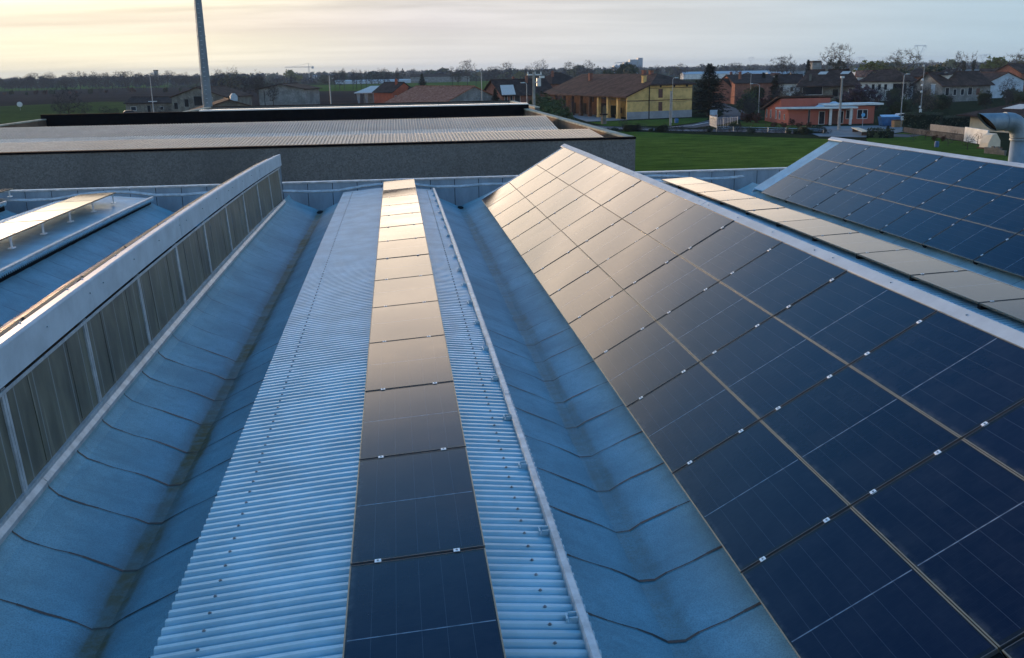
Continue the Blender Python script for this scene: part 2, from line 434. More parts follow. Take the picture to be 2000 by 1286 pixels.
# screws of the central vault: the nearest fifty of each line are parts, the rest one part
sb = MB(); sb.tube([(0, 0, 0), (0, 0, .006)], .016, 8); sb.tube([(0, 0, .006), (0, 0, .016)], [.010, .007], 6)
rest = MB(); proto = None
for x, y0_, n in ((-1.645, 6.325, 116), (1.0, 6.05, 117)):
    for i in range(n):
        y = y0_+.25*i; z = VX(x)+cs(y)+.045
        if y > 35.3: continue
        if i < 50:
            if proto is None: proto = sb.build('screw', m_screw, vmesh); s_ = proto
            else: s_ = proto.copy(); col.objects.link(s_)
            s_.location = (x, y, z)
        else: rest.tube([(x, y, z), (x, y, z+.014)], [.016, .009], 6)
rest.build('screws', m_screw, vmesh, kind='stuff')

# parapet at the far end, metal faced in panels, with coping
YP = 37.25
b = MB()
xs = frange(-32, 21.5, .93)
for a, c in zip(xs[:-1], xs[1:]):
    b.box(a+.012, YP-.02, CZ-5.3, c-.012, YP, CZ-3.985)
b.box(-32, YP+.001, CZ-5.4, 21.5, YP+.25, CZ-3.99, 1)
par = b.build('parapet', [m_coat, m_dark], factory)
b = MB(); rg = random.Random(3)
for a, c in zip(frange(-32, 21.5, 3.9)[:-1], frange(-32, 21.5, 3.9)[1:]):
    d = .006*rg.random(); b.box(a, YP-.05, CZ-3.985, c-.01, YP+.3, CZ-3.935+d)
b.build('coping', m_rim, par)
b = MB(); b.box(-32, 35.7, CZ-5.4, 21.5, YP, CZ-5.25); b.build('end_gutter', m_mem[1], factory)
# rail that follows the vault ends and spans the valleys
pts = []
for k in (-2, -1, 0, 1):
    for x, z in ((-3.9, -4.12), (-3.1, -4.16), (-2.2, -4.15), (-1.3, -4.02), (-.4, -3.95), (.45, -3.99), (1.35, -4.12), (2.3, -4.13), (3.15, -4.08)):
        pts.append((x+P*k, 35.9, z+CZ+.0))
b = MB(); b.tube(pts, .04, 8); b.tube([(p[0], p[1]+.1, p[2]+.03) for p in pts], .028, 6)
b.build('eaves_pipe', m_rim, factory, smooth=True)
b = MB()
b.box(-32, Y0, 0, 21.5, Y0+.3, CZ-4.9); b.box(-32, Y0, 0, -31.7, YP, CZ-4.9); b.box(21.2, Y0, 0, 21.5, YP+.2, CZ-4.2); b.box(-32, YP+.26, 0, 21.5, YP+.5, CZ-4.1)
b.build('factory_wall', m_pebble, factory)

# ------------------------------------------------------------------ SOLAR PANELS
PW, PL, LP = 1.131, 2.162, 2.2
def make_panel():
    root = empty('solar_panel')
    f = MB(); t = .011
    f.box(0, 0, 0, t, PL, .035); f.box(PW-t, 0, 0, PW, PL, .035); f.box(t, 0, 0, PW-t, .006, .035, 1); f.box(t, PL-.006, 0, PW-t, PL, .035, 1)
    f.build('frame', [m_alu, m_aluend], root)
    g = MB(); g.quad((t, t, .032), (PW-t, t, .032), (PW-t, PL-t, .032), (t, PL-t, .032)); g.quad((t, t, .004), (t, PL-t, .004), (PW-t, PL-t, .004), (PW-t, t, .004))
    g.build('glass', m_pv, root)
    return root
gap_strip_mb = MB(); gap_strip_mb.box(.004, -.075, -.075, PW-.004, .03, -.004); gap_strip_me = None  # black strip under each panel gap, stands in for the shade there
clamp_mb = MB(); clamp_mb.box(-.026, -.044, .0353, .026, .006, .040); clamp_mb.box(-.028, -.034, .0, .028, -.004, .0352); clamp_mb.tube([(0, -.019, .041), (0, -.019, .046)], .009, 6, 1)
panel0 = make_panel(); clamp_me = None
first = True
def panel(loc, slope, tilt, label, group, clamps=True, legs=0.):
    global first, clamp_me, gap_strip_me
    r = panel0 if first else copy_tree_panel()
    first = False
    r.location = loc; r.rotation_euler = (tilt+rnd.gauss(0, .0016), -slope+rnd.gauss(0, .0022), 0)
    tag(r, label, 'solar panel', group)
    if clamps:
        if gap_strip_me is None: gap_strip_me = gap_strip_mb.build('gap_shade_strip', m_dark, r).data
        else: c = bpy.data.objects.new('gap_shade_strip', gap_strip_me); col.objects.link(c); c.parent = r
        for x in (.23, .89):
            if clamp_me is None: c = clamp_mb.build('clamp', [m_clamp, m_screw], r); clamp_me = c.data
            else: c = bpy.data.objects.new('clamp', clamp_me); col.objects.link(c); c.parent = r
            c.location = (x, 0, 0)
    if legs:
        for y in (1.95,):
            b = MB(); x = PW-.06
            b.box(x-.02, y-.02, -legs, x+.02, y+.02, 0); b.box(x-.06, y-.10, -legs, x+.06, y+.10, -legs+.03); b.box(x-.03, y-.06, -.03, x+.03, y+.06, 0)
            b.build('support_leg', m_clamp, r)
    return r
base_children = list(panel0.children)
def copy_tree_panel():
    c = panel0.copy(); col.objects.link(c)
    for ch in base_children: d = ch.copy(); col.objects.link(d); d.parent = c
    return c
g1 = 'solar panels in the single strip on the central vault'
for i in range(-1, 13):
    y = 7.373+LP*i; zf = lambda q: -3.875+.001*q-.00048*(q-20)**2
    sl = math.atan((zf(y+LP)-zf(y))/LP)
    n = i+1
    nm = 'nearest the bottom edge' if n == 0 else 'at the far end' if n == 13 else f'{ordinal(n)} from the near end'
    panel((-.544, y+.02, zf(y)+CZ-.034), .0698, sl+(.045 if i == 12 else 0), f'solar panel in the single central strip, {nm}', g1, True, .20)
g2 = 'solar panels on the large slope right of the central vault'
rowname = ['lowest', 'middle', 'top']
for r_, i0 in ((0, -1), (1, -2), (2, -1)):
    for i in range(i0, 12):
        y = 7.456+2.1984*i; zf = lambda q: -4.314-.00039*q-.00014*(q-20)**2
        s = r_*1.1379
        n = i-i0
        nm = 'cut by the picture edge' if n == 0 else 'at the far end' if i == 11 else f'{ordinal(11-i)} from the far end'
        panel((2.872+s*CSL, y+.02, zf(y)+s*SSL+CZ-.034), SL, math.atan((zf(y+LP)-zf(y))/LP), f'solar panel, {rowname[r_]} row of the large slope, {nm}', g2)
g3 = 'solar panels on the slope at the far right'
for r_, n_ in ((0, 8), (1, 7), (2, 6)):
    for j in range(n_):
        i = -j
        y = 33.35-LP*(j+1)+.1*r_*0; zf = lambda q: -4.314-.00039*q-.00014*(q-20)**2
        s = r_*1.1379
        nm = 'at the far end' if j == 0 else f'{ordinal(j)} from the far end'
        panel((2.872+P+s*CSL, y+.02, zf(y)+s*SSL+CZ-.034), SL, math.atan((zf(y+LP)-zf(y))/LP), f'solar panel, {rowname[r_]} row of the far right slope, {nm}', g3)
g4 = 'solar panels in the strip behind the ridge of the large slope'
for j in range(10):
    y = 33.8-LP*(j+1)+.55; zf = lambda q: -3.87+.001*q-.00048*(q-20)**2
    nm = 'at the far end' if j == 0 else f'{ordinal(j)} from the far end'
    panel((-.52+P, y+.02, zf(y)+CZ), .045, math.atan((zf(y+LP)-zf(y))/LP), f'solar panel in the strip between both slopes, {nm}', g4, True, .20)
g5 = 'raised solar panels on the vault at the far left'
for j in range(6):
    y = 33.3-LP*(j+1); zf = lambda q: -3.66+.001*q-.00048*(q-20)**2
    nm = 'at the far end' if j == 0 else f'{ordinal(j)} from the far end'
    panel((-.44-P, y+.02, zf(y)+CZ-.03), .03, math.atan((zf(y+LP)-zf(y))/LP), f'raised solar panel on short legs on the left vault, {nm}', g5, False, .30)
panel((-14.75, 34.2, CZ-3.80), .03, -.008, 'raised solar panel cut off by the left picture edge', g5, False, .25)
g6 = 'solar panels seen edge on behind the glazed ridge at left'
for j in range(12):
    y = 33.3-LP*(j+1); zf = lambda q: -4.34-.0009*(q-20)**2
    s = 2*1.1379-.20
    panel((2.872-P+s*CSL, y+.02, zf(y)+s*SSL+CZ+.125), SL, math.atan((zf(y+LP)-zf(y))/LP), 'solar panel seen edge on as a dark line behind the glazed ridge at left', g6, False, .19)


# ------------------------------------------------------------------ GROUND
m_meadow = N('meadow_grass')
def w_grass(name, a, b_, c, sc1=.05):
    w = N(name); po = w.coord('Position')
    f1 = w.ramp(w.noise(po, sc1, 5, .6), .35, .65); f2 = w.ramp(w.noise(w.coord('Position', (.35, 1., 1)), .55, 5, .75), .40, .60)
    x = w.mix(f1, a, b_); x = w.mix(w.math('MULTIPLY', f2, .8), x, c)
    g = w.noise(po, 3.5, 3); x = w.mix(w.ramp(g, .4, .7, 0, .5), x, tuple(q*.4 for q in a))
    w.bump(g, .8, .15)
    return w.set(x, .95, 0, 0.)
m_field = w_grass('field_grass', (.105, .145, .026), (.150, .195, .036), (.055, .082, .016))
m_green = w_grass('meadow', (.080, .100, .030), (.125, .145, .040), (.048, .058, .022), .012)
m_yel = w_grass('pale_meadow', (.075, .14, .022), (.12, .16, .03), (.05, .09, .02), .01)
m_plough = w_grass('ploughed_soil', (.055, .038, .033), (.080, .056, .046), (.040, .030, .027), .01)
m_rough = w_grass('rough_ground', (.036, .044, .020), (.050, .050, .026), (.026, .028, .016), .03)
m_road = M('asphalt', (.085, .09, .10), .85, var=.2, scale=.3)
m_yard = M('gravel_yard', (.20, .21, .215), .9, var=.2, scale=.3)
m_paint = M('road_paint', (.62, .63, .64), .7, var=.15, scale=2)
gc = 9000
b = MB(); b.quad((-gc, -2000, 0), (gc, -2000, 0), (gc, gc, 0), (-gc, gc, 0)); tag(b.build('ground', m_rough), kind='structure')
def patch(name, pts, mat, z):
    b = MB(); b.add([(p[0], p[1], z) for p in pts], [tuple(range(len(pts)))]); return tag(b.build(name, mat), kind='structure')
patch('grass_field', [(-45, 36), (60, 36), (80, 100), (79.5, 121), (74, 147), (70.5, 158), (61, 168), (46, 188), (20, 205), (-45, 210)], m_field, .03)
patch('meadow', [G(-700, 246), G(0, 246), G(300, 226), G(520, 213), G(420, 200), G(200, 199), G(0, 208), G(-900, 225)], m_green, .05)
patch('ploughed_field', [G(-900, 225), G(0, 209), G(230, 199), G(420, 201), G(620, 214), G(860, 205), G(860, 178), G(640, 176), G(420, 170.5), G(200, 173), G(-600, 186)], m_plough, .04)
patch('pale_meadow', [G(585, 179), G(730, 178), G(1000, 188), G(1250, 190), G(1250, 160), G(980, 158), G(760, 164), G(560, 168)], m_yel, .06)
patch('far_meadow', [G(-600, 186), G(0, 179), G(250, 172), G(330, 171.5), G(330, 166.5), G(0, 168), G(-600, 174)], m_yel, .08)
patch('far_field', [G(-300, 174), G(0, 167.6), G(420, 165.5), G(420, 159), G(0, 161), G(-300, 167)], m_green, .10)
m_lawn = w_grass('lawn_grass', (.080, .125, .026), (.12, .165, .034), (.05, .075, .016))
patch('orchard_grass', [G(1692, 271.5), G(1764, 260), G(1880, 278), G(1922, 286), G(1962, 305), G(1962, 325), G(1700, 300)], m_lawn, .06)
patch('lawn', [G(1150, 239), G(1226, 236.5), G(1350, 231), G(1385, 231.5), G(1375, 238), G(1305, 247), G(1185, 247.5)], m_lawn, .055)
patch('lawn', [G(1445, 238), G(1492, 236), G(1540, 246), G(1580, 247), G(1585, 254), G(1450, 250)], m_lawn, .055)
# the road, the lane into the village, the farm yard
def strip(name, c, w_, mat, z):
    c = [Vector((p[0], p[1], 0)) for p in c]; b = MB(); L = []
    for i, p in enumerate(c):
        t = (c[min(i+1, len(c)-1)]-c[max(i-1, 0)]).normalized(); n = Vector((-t.y, t.x, 0))*w_/2
        L.append((p+n, p-n))
    for (a0, a1), (b0, b1) in zip(L[:-1], L[1:]):
        b.quad((a0.x, a0.y, z), (a1.x, a1.y, z), (b1.x, b1.y, z), (b0.x, b0.y, z))
    return tag(b.build(name, mat), kind='structure')
road_c = [G(1020, 242), G(1180, 250), G(1300, 254.5), G(1400, 256), G(1500, 257.5), G(1600, 261), G(1680, 263), G(1790, 267)]
strip('road', road_c, 7.0, m_road, .07)
lane_c = [G(1330, 250), G(1385, 243), G(1425, 232), G(1440, 224), G(1425, 216), G(1408, 210), G(1396, 203)]
strip('lane', lane_c, 6.5, m_road, .09)
patch('farm_yard', [G(1085, 218), G(1146, 238.5), G(1226, 235.5), G(1140, 221)], m_yard, .08)
patch('forecourt', [G(1560, 254), G(1600, 268), G(1690, 270), G(1770, 258), G(1768, 250), G(1715, 246.5), G(1590, 248.5)], m_yard, .11)
strip('road_marking', [G(1290, 251.5), G(1352, 246.5), G(1384, 240.5)], .35, m_paint, .12)
strip('road_edge_line', [G(1080, 246.7), G(1188, 251.5), G(1300, 256.2), G(1400, 258)], .3, m_paint, .13)

# ------------------------------------------------------------------ THE SECOND FACTORY HALL BEHIND THE PARAPET
hall = empty('factory_hall', (0, 0, 0), 0, 'long concrete factory hall with corrugated roof directly behind the parapet', 'factory')
b = MB(); xs = frange(-26, 10.35, 2.42)
b.box(-26, 42, 0, 10.35, 42.35, CZ-2.98); b.build('front_wall', m_pebble, hall)
b = MB(); b.box(-26.02, 41.96, CZ-2.98, 10.37, 42.4, CZ-2.90); b.build('front_edge', m_black, hall)
b = MB(); b.box(10.0, 42.4, 0, 10.35, 76.6, CZ-2.99); b.build('side_wall', m_brownwall, hall)
b = MB(); b.box(-26, 42.4, 0, -25.65, 76.6, CZ-2.99); b.build('side_wall', m_brownwall, hall)
for x0 in (9.95, -26.05):
    b = MB()
    for a, c in zip(frange(42.42, 76.6, 5.7)[:-1], frange(42.42, 76.6, 5.7)[1:]): b.box(x0, a, CZ-2.985, x0+.45, c-.015, CZ-2.90)
    b.build('coping', m_cope, hall)
ysh_, hh = corr_ys(-25.6, 9.3, .16); hx = dict(zip(ysh_, hh))
def hall_sheet(name, mat, prof):
    b = MB(); n = len(prof)
    vs = [(x, y, z+CZ+.055*hx[x]) for x in ysh_ for y, z in prof]
    fs = [(i*n+j, (i+1)*n+j, (i+1)*n+j+1, i*n+j+1) for i in range(len(ysh_)-1) for j in range(n-1)]
    b.add(vs, fs); return b.build(name, mat, hall)
hall_sheet('roof_sheet', m_fibre, [(42.45, -3.07), (46.9, -2.84), (50.5, -3.3), (53, -3.62)])
hall_sheet('roof_light', m_fibre_l, [(55.3, -3.46), (57.0, -3.24)])
hall_sheet('roof_sheet', m_fibre, [(57.01, -3.235), (60.9, -2.80), (65, -3.25), (68.5, -3.75)])
b = MB(); b.box(-25.6, 42.4, CZ-4.2, 10.0, 76.5, CZ-4.0); b.build('roof_deck', m_dark, hall)
b = MB(); b.box(9.31, 42.4, CZ-3.62, 9.99, 68, CZ-3.56); b.build('box_gutter', m_brownwall, hall)
b = MB(); b.box(-26, 76.62, 0, 10.35, 77.0, CZ-2.60); b.build('back_wall', m_black, hall)
b = MB(); b.box(-14.6, 76.55, CZ-2.595, 10.3, 77.7, CZ-2.50); b.build('coping', m_whitemetal, hall)
ware = empty('warehouse', (0, 0, 0), 0, 'flat roofed warehouse with low grey parapet beyond the long factory hall', 'warehouse')
b = MB(); b.box(-17.0, 95, 0, 11.3, 95.35, CZ-2.87); b.build('back_wall', m_pebble, ware)
b = MB(); b.box(-17, 94.95, CZ-2.865, 11.3, 95.4, CZ-2.80); b.build('coping', m_dark, ware)
b = MB(); b.box(-17.3, 77.8, 0, -17.0, 95.4, CZ-2.93); b.build('side_wall', m_pebble, ware)
b = MB(); b.box(11.0, 77.8, 0, 11.35, 94.9, CZ-2.93); b.build('side_wall', m_pebble, ware)
for x0 in (-17.4, 10.95):
    b = MB(); b.box(x0, 77.75, CZ-2.925, x0+.45, 94.9, CZ-2.83); b.build('coping', m_cope, ware)
b = MB(); b.box(-17, 77.8, CZ-3.6, 11.0, 95, CZ-3.5); b.build('roof_deck', m_fibre, ware)

# exhaust stack with an elbow, right of the far slope
st = empty('exhaust_stack', (27.35, 40.6, 0), 0, 'galvanised exhaust pipe with a bent slanting mouth at the right edge', 'exhaust pipe')
m_stack = M('stack_steel', (.20, .275, .32), .55, .25, var=.25, scale=1.1, stretch=(1, 1, .5), c2=(.30, .36, .40))
b = MB(); b.tube([(0, 0, 0), (0, 0, CZ-3.35)], .345, 28); b.build('pipe', m_stack, st, smooth=True)
b = MB(); b.tube([(0, 0, CZ-3.36), (0, 0, CZ-3.28)], .40, 28); b.tube([(0, 0, CZ-3.25), (0, 0, CZ-3.20)], .385, 28); b.build('flange', m_stack, st)
b = MB(); pts = []; zc = CZ-2.55; rr = .62
for i in range(7):
    t = i/6*math.pi/2; pts.append((-rr+rr*math.cos(t), 0, zc-rr+rr*math.sin(t)))
b.tube([(0, 0, CZ-3.2)]+pts+[(-.74, 0, zc)], .40, 24, cap=False); b.build('elbow', m_stack, st)
b = MB()                                                     # straight end cut at a slant
n = 28; r_ = .385
v1 = [(-.70, r_*math.cos(t*2*math.pi/n), zc+r_*math.sin(t*2*math.pi/n)) for t in range(n)]
v2 = [(-1.62-.42*math.sin(t*2*math.pi/n), r_*math.cos(t*2*math.pi/n), zc+r_*math.sin(t*2*math.pi/n)) for t in range(n)]
b.add(v1+v2, [(i, (i+1) % n, (i+1) % n+n, i+n) for i in range(n)]); b.add([(p[0]+.12, p[1]*.97, zc+(p[2]-zc)*.97) for p in v2], [tuple(range(n))], 1)
b.tube([(-.80, 0, zc), (-.74, 0, zc)], .415, 28)
b.build('mouth', [m_stack, m_dark], st)

# ------------------------------------------------------------------ HOUSES
m_tile_br = M('brown_tiles', (.088, .050, .038), .85, var=.4, scale=.5, fine=5, c2=(.13, .075, .058))
m_tile_dk = M('dark_tiles', (.060, .040, .035), .85, var=.35, scale=.6, fine=5)
m_tile_rd = M('terracotta_tiles', (.40, .13, .07), .85, var=.45, scale=1.2, fine=3, c2=(.46, .22, .15))
m_yellow = M('yellow_render', (.72, .47, .18), .85, var=.10, scale=.25, fine=3)
m_plinth = M('grey_plinth', (.30, .31, .32), .85, var=.15, scale=.4)
m_coral = M('coral_render', (.44, .14, .10), .85, var=.08, scale=.4)
m_brick = M('brick_pink', (.27, .125, .09), .85, var=.2, scale=.8, fine=5)
m_orange = M('orange_render', (.38, .10, .055), .85, var=.15, scale=.6)
m_white = M('white_render', (.66, .66, .63), .8, var=.15, scale=.5)
m_blueish = M('pale_blue_render', (.46, .54, .60), .8, var=.15, scale=.5)
m_grey = M('grey_render', (.24, .245, .235), .85, var=.3, scale=.4, fine=6)
m_stone = M('stone_wall', (.20, .185, .155), .9, var=.35, scale=.6, fine=5)
m_stoned = M('shaded_stone_wall', (.085, .085, .085), .9, var=.35, scale=.6, fine=5)  # stone with the shade of hedges and trees put into its colour
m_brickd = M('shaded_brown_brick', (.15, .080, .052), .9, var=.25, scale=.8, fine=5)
m_vanw = M('van_paint', (.38, .38, .39), .4)
m_cream = M('cream_render', (.70, .58, .42), .85, var=.12, scale=.5)
m_wood = M('brown_timber', (.10, .055, .035), .8, var=.3, scale=2)
m_pane = M('window_glass', (.018, .022, .03), .08, var=.2)
m_shut = M('shutter', (.12, .05, .035), .7, var=.2)
m_blue = M('blue_plastic', (.025, .11, .25), .6, var=.3, scale=1)
m_sign = M('pale_blue_sign', (.10, .38, .62), .4, var=.1)
m_orng = M('orange_box', (.40, .20, .08), .7, var=.2)
m_solarw = M('pale_solar_sheet', (.64, .58, .52), .75, .0, .2, var=.1)
m_pole = M('grey_pole', (.34, .36, .37), .6, .2, var=.2, scale=2)
m_polec = M('concrete_pole', (.30, .29, .27), .85, var=.2, scale=1)
def fr(A, B):
    A = Vector((A[0], A[1], 0)); B = Vector((B[0], B[1], 0)); return A, math.atan2(B.y-A.y, B.x-A.x), (B-A).length
def openings(root, W, D, lst, wall_t=0.):
    """lst: (face, position along it, sill, width, height, kind)"""
    for face, p, z, w_, h, kind in lst:
        def T(a, o, zz): return {'f': (a, -o, zz), 'l': (-o, a, zz), 'r': (W+o, a, zz), 'b': (a, D+o, zz)}[face]
        def qd(b, a0, a1, z0, z1, o, m=0): b.add([T(a0, o, z0), T(a1, o, z0), T(a1, o, z1), T(a0, o, z1)], [(0, 1, 2, 3)], m)
        b = MB(); t = .09
        for a0, a1, z0, z1 in ((p-w_/2-t, p+w_/2+t, z-t, z), (p-w_/2-t, p+w_/2+t, z+h, z+h+t), (p-w_/2-t, p-w_/2, z, z+h), (p+w_/2, p+w_/2+t, z, z+h)):
            vs = [T(a, o, zz) for o in (0., .07) for a, zz in ((a0, z0), (a1, z0), (a1, z1), (a0, z1))]
            b.add(vs, [(4, 5, 6, 7), (0, 1, 5, 4), (1, 2, 6, 5), (2, 3, 7, 6), (3, 0, 4, 7)])
        nm = {'w': 'window', 's': 'window', 'd': 'door', 'g': 'doorway', 'r': 'round_window'}[kind]
        if kind == 'r':
            b = MB(); vs = [T(p+math.cos(i*.524)*w_/2, .03, z+h/2+math.sin(i*.524)*w_/2) for i in range(12)]; b.add(vs, [tuple(range(12))]); b.build(nm, m_dark, root); continue
        f = b.build(nm, {'w': m_white, 's': m_shut, 'd': m_wood, 'g': m_grey}[kind], root)
        c = MB(); qd(c, p-w_/2, p+w_/2, z, z+h, .03)
        c.build({'w': 'pane', 's': 'shutter', 'd': 'door_leaf', 'g': 'opening'}[kind], {'w': m_pane, 's': m_shut, 'd': m_wood, 'g': m_dark}[kind], f)
def house(name, label, cat, A, B, D, eave, ridge, axis='x', wall=None, roof=None, op=(), chim=(), hip=0., over=.5, base=None, group=None, mono=False):
    A, rz, W = fr(A, B); root = empty(name, A, rz, label, cat, group)
    b = MB()
    if mono: pr = [(0, 0), (W, 0), (W, ridge), (0, eave)]; b.prism(pr, 'y', 0, D)
    elif hip: b.box(0, 0, 0, W, D, eave)
    elif axis == 'x': b.prism([(0, 0), (D, 0), (D, eave), (D/2, ridge), (0, eave)], 'x', 0, W)
    else: b.prism([(0, 0), (W, 0), (W, eave), (W/2, ridge), (0, eave)], 'y', 0, D)
    b.build('wall', wall, root)
    b = MB(); o = over; t = .22
    if mono:
        s = (ridge-eave)/W; b.slab([(-o, -o, eave-o*s+.25), (W+o, -o, ridge+o*s+.25), (W+o, D+o, ridge+o*s+.25), (-o, D+o, eave-o*s+.25)], t)
    else:
        S, Lg = (D, W) if axis == 'x' else (W, D)
        s = (ridge-eave)/(S/2); ez = eave-o*s+.23; rz_ = ridge+.23; h = hip*S/2
        def Q(a, l, z): return (l, a, z) if axis == 'x' else (a, l, z)
        b.slab([Q(-o, -o, ez), Q(-o, Lg+o, ez), Q(S/2, Lg+(o if not hip else -h), rz_), Q(S/2, (-o if not hip else h), rz_)], t)
        b.slab([Q(S+o, Lg+o, ez), Q(S+o, -o, ez), Q(S/2, (-o if not hip else h), rz_), Q(S/2, Lg+(o if not hip else -h), rz_)], t)
        if hip:
            b.slab([Q(S+o, -o, ez), Q(-o, -o, ez), Q(S/2, h, rz_)], t); b.slab([Q(-o, Lg+o, ez), Q(S+o, Lg+o, ez), Q(S/2, Lg-h, rz_)], t)
        b.tube([Q(S/2, h if hip else -o, rz_+.04), Q(S/2, (Lg-h) if hip else Lg+o, rz_+.04)], .14, 6)
    ro = b.build('roof', roof, root)
    for cx, cy, z0, h in chim:
        b = MB(); b.box(cx-.35, cy-.35, z0, cx+.35, cy+.35, z0+h); b.box(cx-.45, cy-.45, z0+h, cx+.45, cy+.45, z0+h+.15); b.box(cx-.25, cy-.25, z0+h+.15, cx+.25, cy+.25, z0+h+.4)
        b.build('chimney', wall, ro)
    openings(root, W, D, op)
    if base:
        b = MB(); h, mt = base
        b.box(-.04, -.04, 0, W+.04, D+.04, h); b.build('plinth', mt, root)
    return root
def face2(u0, Y0_, u1, Y1_): return gY(u0, Y0_), gY(u1, Y1_)

# --- left group beyond the hall
A, B = face2(247, 352, 345, 345)
house('stone_house', 'low stone house with dark tiled roof left of the tall mast', 'house', A, B, 9, 3.3, 5.0, 'x', m_stone, m_tile_dk, [('f', 3, .9, 2.0, 1.2, 'w'), ('f', 9, .3, 1.2, 2.2, 'g'), ('f', 14, 1, 1.2, 1.1, 'w')])
A, B = face2(338, 338, 442, 330)
house('farmhouse', 'tall stone farmhouse gable partly hidden by the tall mast', 'house', A, B, 16, 5.2, 8.2, 'y', m_stone, m_tile_br, [('f', 5.6, 2.2, 1.5, 2.4, 'g'), ('f', 1.5, 1.5, 1.4, 2, 'g'), ('f', 10, 2.5, 3, 3, 'g'), ('f', 15, 3.5, 1, 1.6, 'w')])
A, B = face2(374, 232, 528, 236)
r = house('gabled_cottage', 'wide gabled cottage with two white shuttered openings and silver vent', 'house', A, B, 14, 3.7, 6.4, 'y', m_stone, m_tile_br, [('f', 7.0, 2.2, 2.3, 1.8, 'w'), ('f', 10.8, 2.2, 2.3, 1.8, 'w'), ('f', 8.9, 2.0, 1.1, 2.2, 'g')])
for c in r.children:
    if c.name.startswith('window'):
        for q in c.children: q.data.materials[0] = m_blueish
b = MB(); b.box(9.3, 1.5, 6.2, 10.9, 3.2, 7.3); b.prism([(9.3, 7.3), (10.9, 7.3), (10.4, 7.9), (9.8, 7.9)], 'y', 1.5, 3.2); b.build('roof_vent', m_cap, r)
A, B = face2(508, 384, 596, 378)
house('grey_barn', 'tall plain grey barn with shallow gable standing in the ploughed land', 'barn', A, B, 14, 6.6, 8.3, 'y', m_grey, m_tile_dk, [('f', 2.2, 0, .3, 6.2, 'g')], over=1.0)
A, B = face2(700, 384, 768, 381)
A_, rz, W = fr(A, B); r = empty('open_shed', A_, rz, 'open fronted shed with pale mono pitch roof on concrete posts', 'shed')
b = MB(); b.slab([(-1, -1.5, 4.7), (W-3, -1.5, 4.7), (W+2, 9, 7.0), (3, 9, 7.0)], .25); b.build('roof', m_solarw, r)
b = MB(); b.box(.6, 6, 0, W, 6.3, 4.7); b.build('back_wall', m_grey, r)
for i in range(5):
    b = MB(); x = .4+i*(W-1.4)/4; b.prism([(x-.25, 0), (x+.25, 0), (x+.5, 4.4), (x-.9, 4.4)], 'y', -.3, .2); b.build('post', m_plinth, r)
A, B = face2(768, 366, 812, 372)
house('orange_house', 'orange red gabled house with chimney beside the open shed', 'house', A, B, 12, 5.0, 8.2, 'y', m_orange, m_tile_dk, [('f', 1.4, 2.0, .8, 1.7, 'w'), ('f', 3.2, 2.0, .8, 1.7, 'w')], [(4.0, 3, 7.2, 2.1)])
A, B = face2(812, 362, 872, 366)
house('brick_outhouse', 'low dark roofed outhouse joining the orange house', 'house', A, B, 10, 3.2, 6.4, 'x', m_brick, m_tile_dk, [('f', 4, .5, 2, 2, 'g')])
A, B = face2(864, 290, 986, 306)
house('terracotta_barn', 'large barn with bright terracotta tiled roof and grey rendered gable', 'barn', A, B, 27, 2.7, 7.4, 'y', m_grey, m_tile_rd, [('f', 7, 0, .5, 2.6, 'g')], over=.4)
A, B = face2(982, 322, 1082, 330)
r = house('terraced_house', 'brick terraced house with dark roof and pale solar sheet on it', 'house', A, B, 13, 4.4, 8.8, 'x', m_brick, m_tile_dk, [('f', 1.3, .8, .9, 3, 'w'), ('f', 3.3, .8, .9, 3, 'w'), ('f', 5.6, .8, 2, 3, 'w'), ('f', 9.5, 1.2, 1.2, 1.6, 's'), ('f', 12, 1.2, 1.2, 1.6, 's')], [(12.2, 5, 7.8, 1.9), (9, 8.2, 8.2, 1.4)], over=.9)
b = MB(); b.slab([(-.6, -.7, 4.35), (4.6, -.7, 4.35), (6.2, 3.6, 7.35), (1.2, 3.6, 7.35)], .08); b.build('solar_sheet', m_solarw, r)
A, B = face2(1078, 345, 1140, 352)
house('farm_annexe', 'hip roofed brick house behind the portico end of the long farm', 'house', A, B, 12, 7.2, 10.6, 'x', m_brick, m_tile_dk, [('f', 3, 5, 1, 1.4, 'w'), ('f', 7, 5, 1, 1.4, 'w')], [(3.5, 4, 9, 2.2)], hip=.9)

# --- the long yellow farm with its portico
A, rz, W = fr((55.5, 234.2), (72.8, 239.6)); L = 46.
r = empty('portico_farm', A, rz, 'long brown tiled farm with pillared portico and yellow end wall', 'farmhouse')
W = 18.6; xm = 6.2
b = MB()
b.prism([(5.9, 0), (W, 0), (W, 7.9), (xm, 7.9), (5.9, 7.8)], 'y', .02, L)
b.prism([(0, 0), (5.88, 0), (5.88, 7.75), (0, 5.55)], 'y', 0, .45)
b.build('wall', m_yellow, r)
b = MB(); b.box(-.05, -.06, 0, W+.06, -.001, 1.75); b.build('plinth', m_plinth, r)
b = MB(); b.box(-.02, -.05, 4.25, W+.02, -.002, 4.42); b.box(xm, -.05, 7.15, W+.02, -.002, 7.28); b.build('string_course', m_tile_br, r)
b = MB(); zr = 10.6; o = .6
b.slab([(-.7, -o, 5.45), (xm, -o, 8.15), (12.6, 6.6, zr), (12.6, L+o, zr), (-.7, L+o, 5.45)], .3)
b.slab([(xm, -o, 8.12), (W+o, -o, 8.12), (12.6, 6.6, zr)], .3); b.slab([(W+o, -o, 8.12), (W+o, L+o, 8.12), (12.6, L+o, zr), (12.6, 6.6, zr)], .3)
ro = b.build('roof', m_tile_br, r)
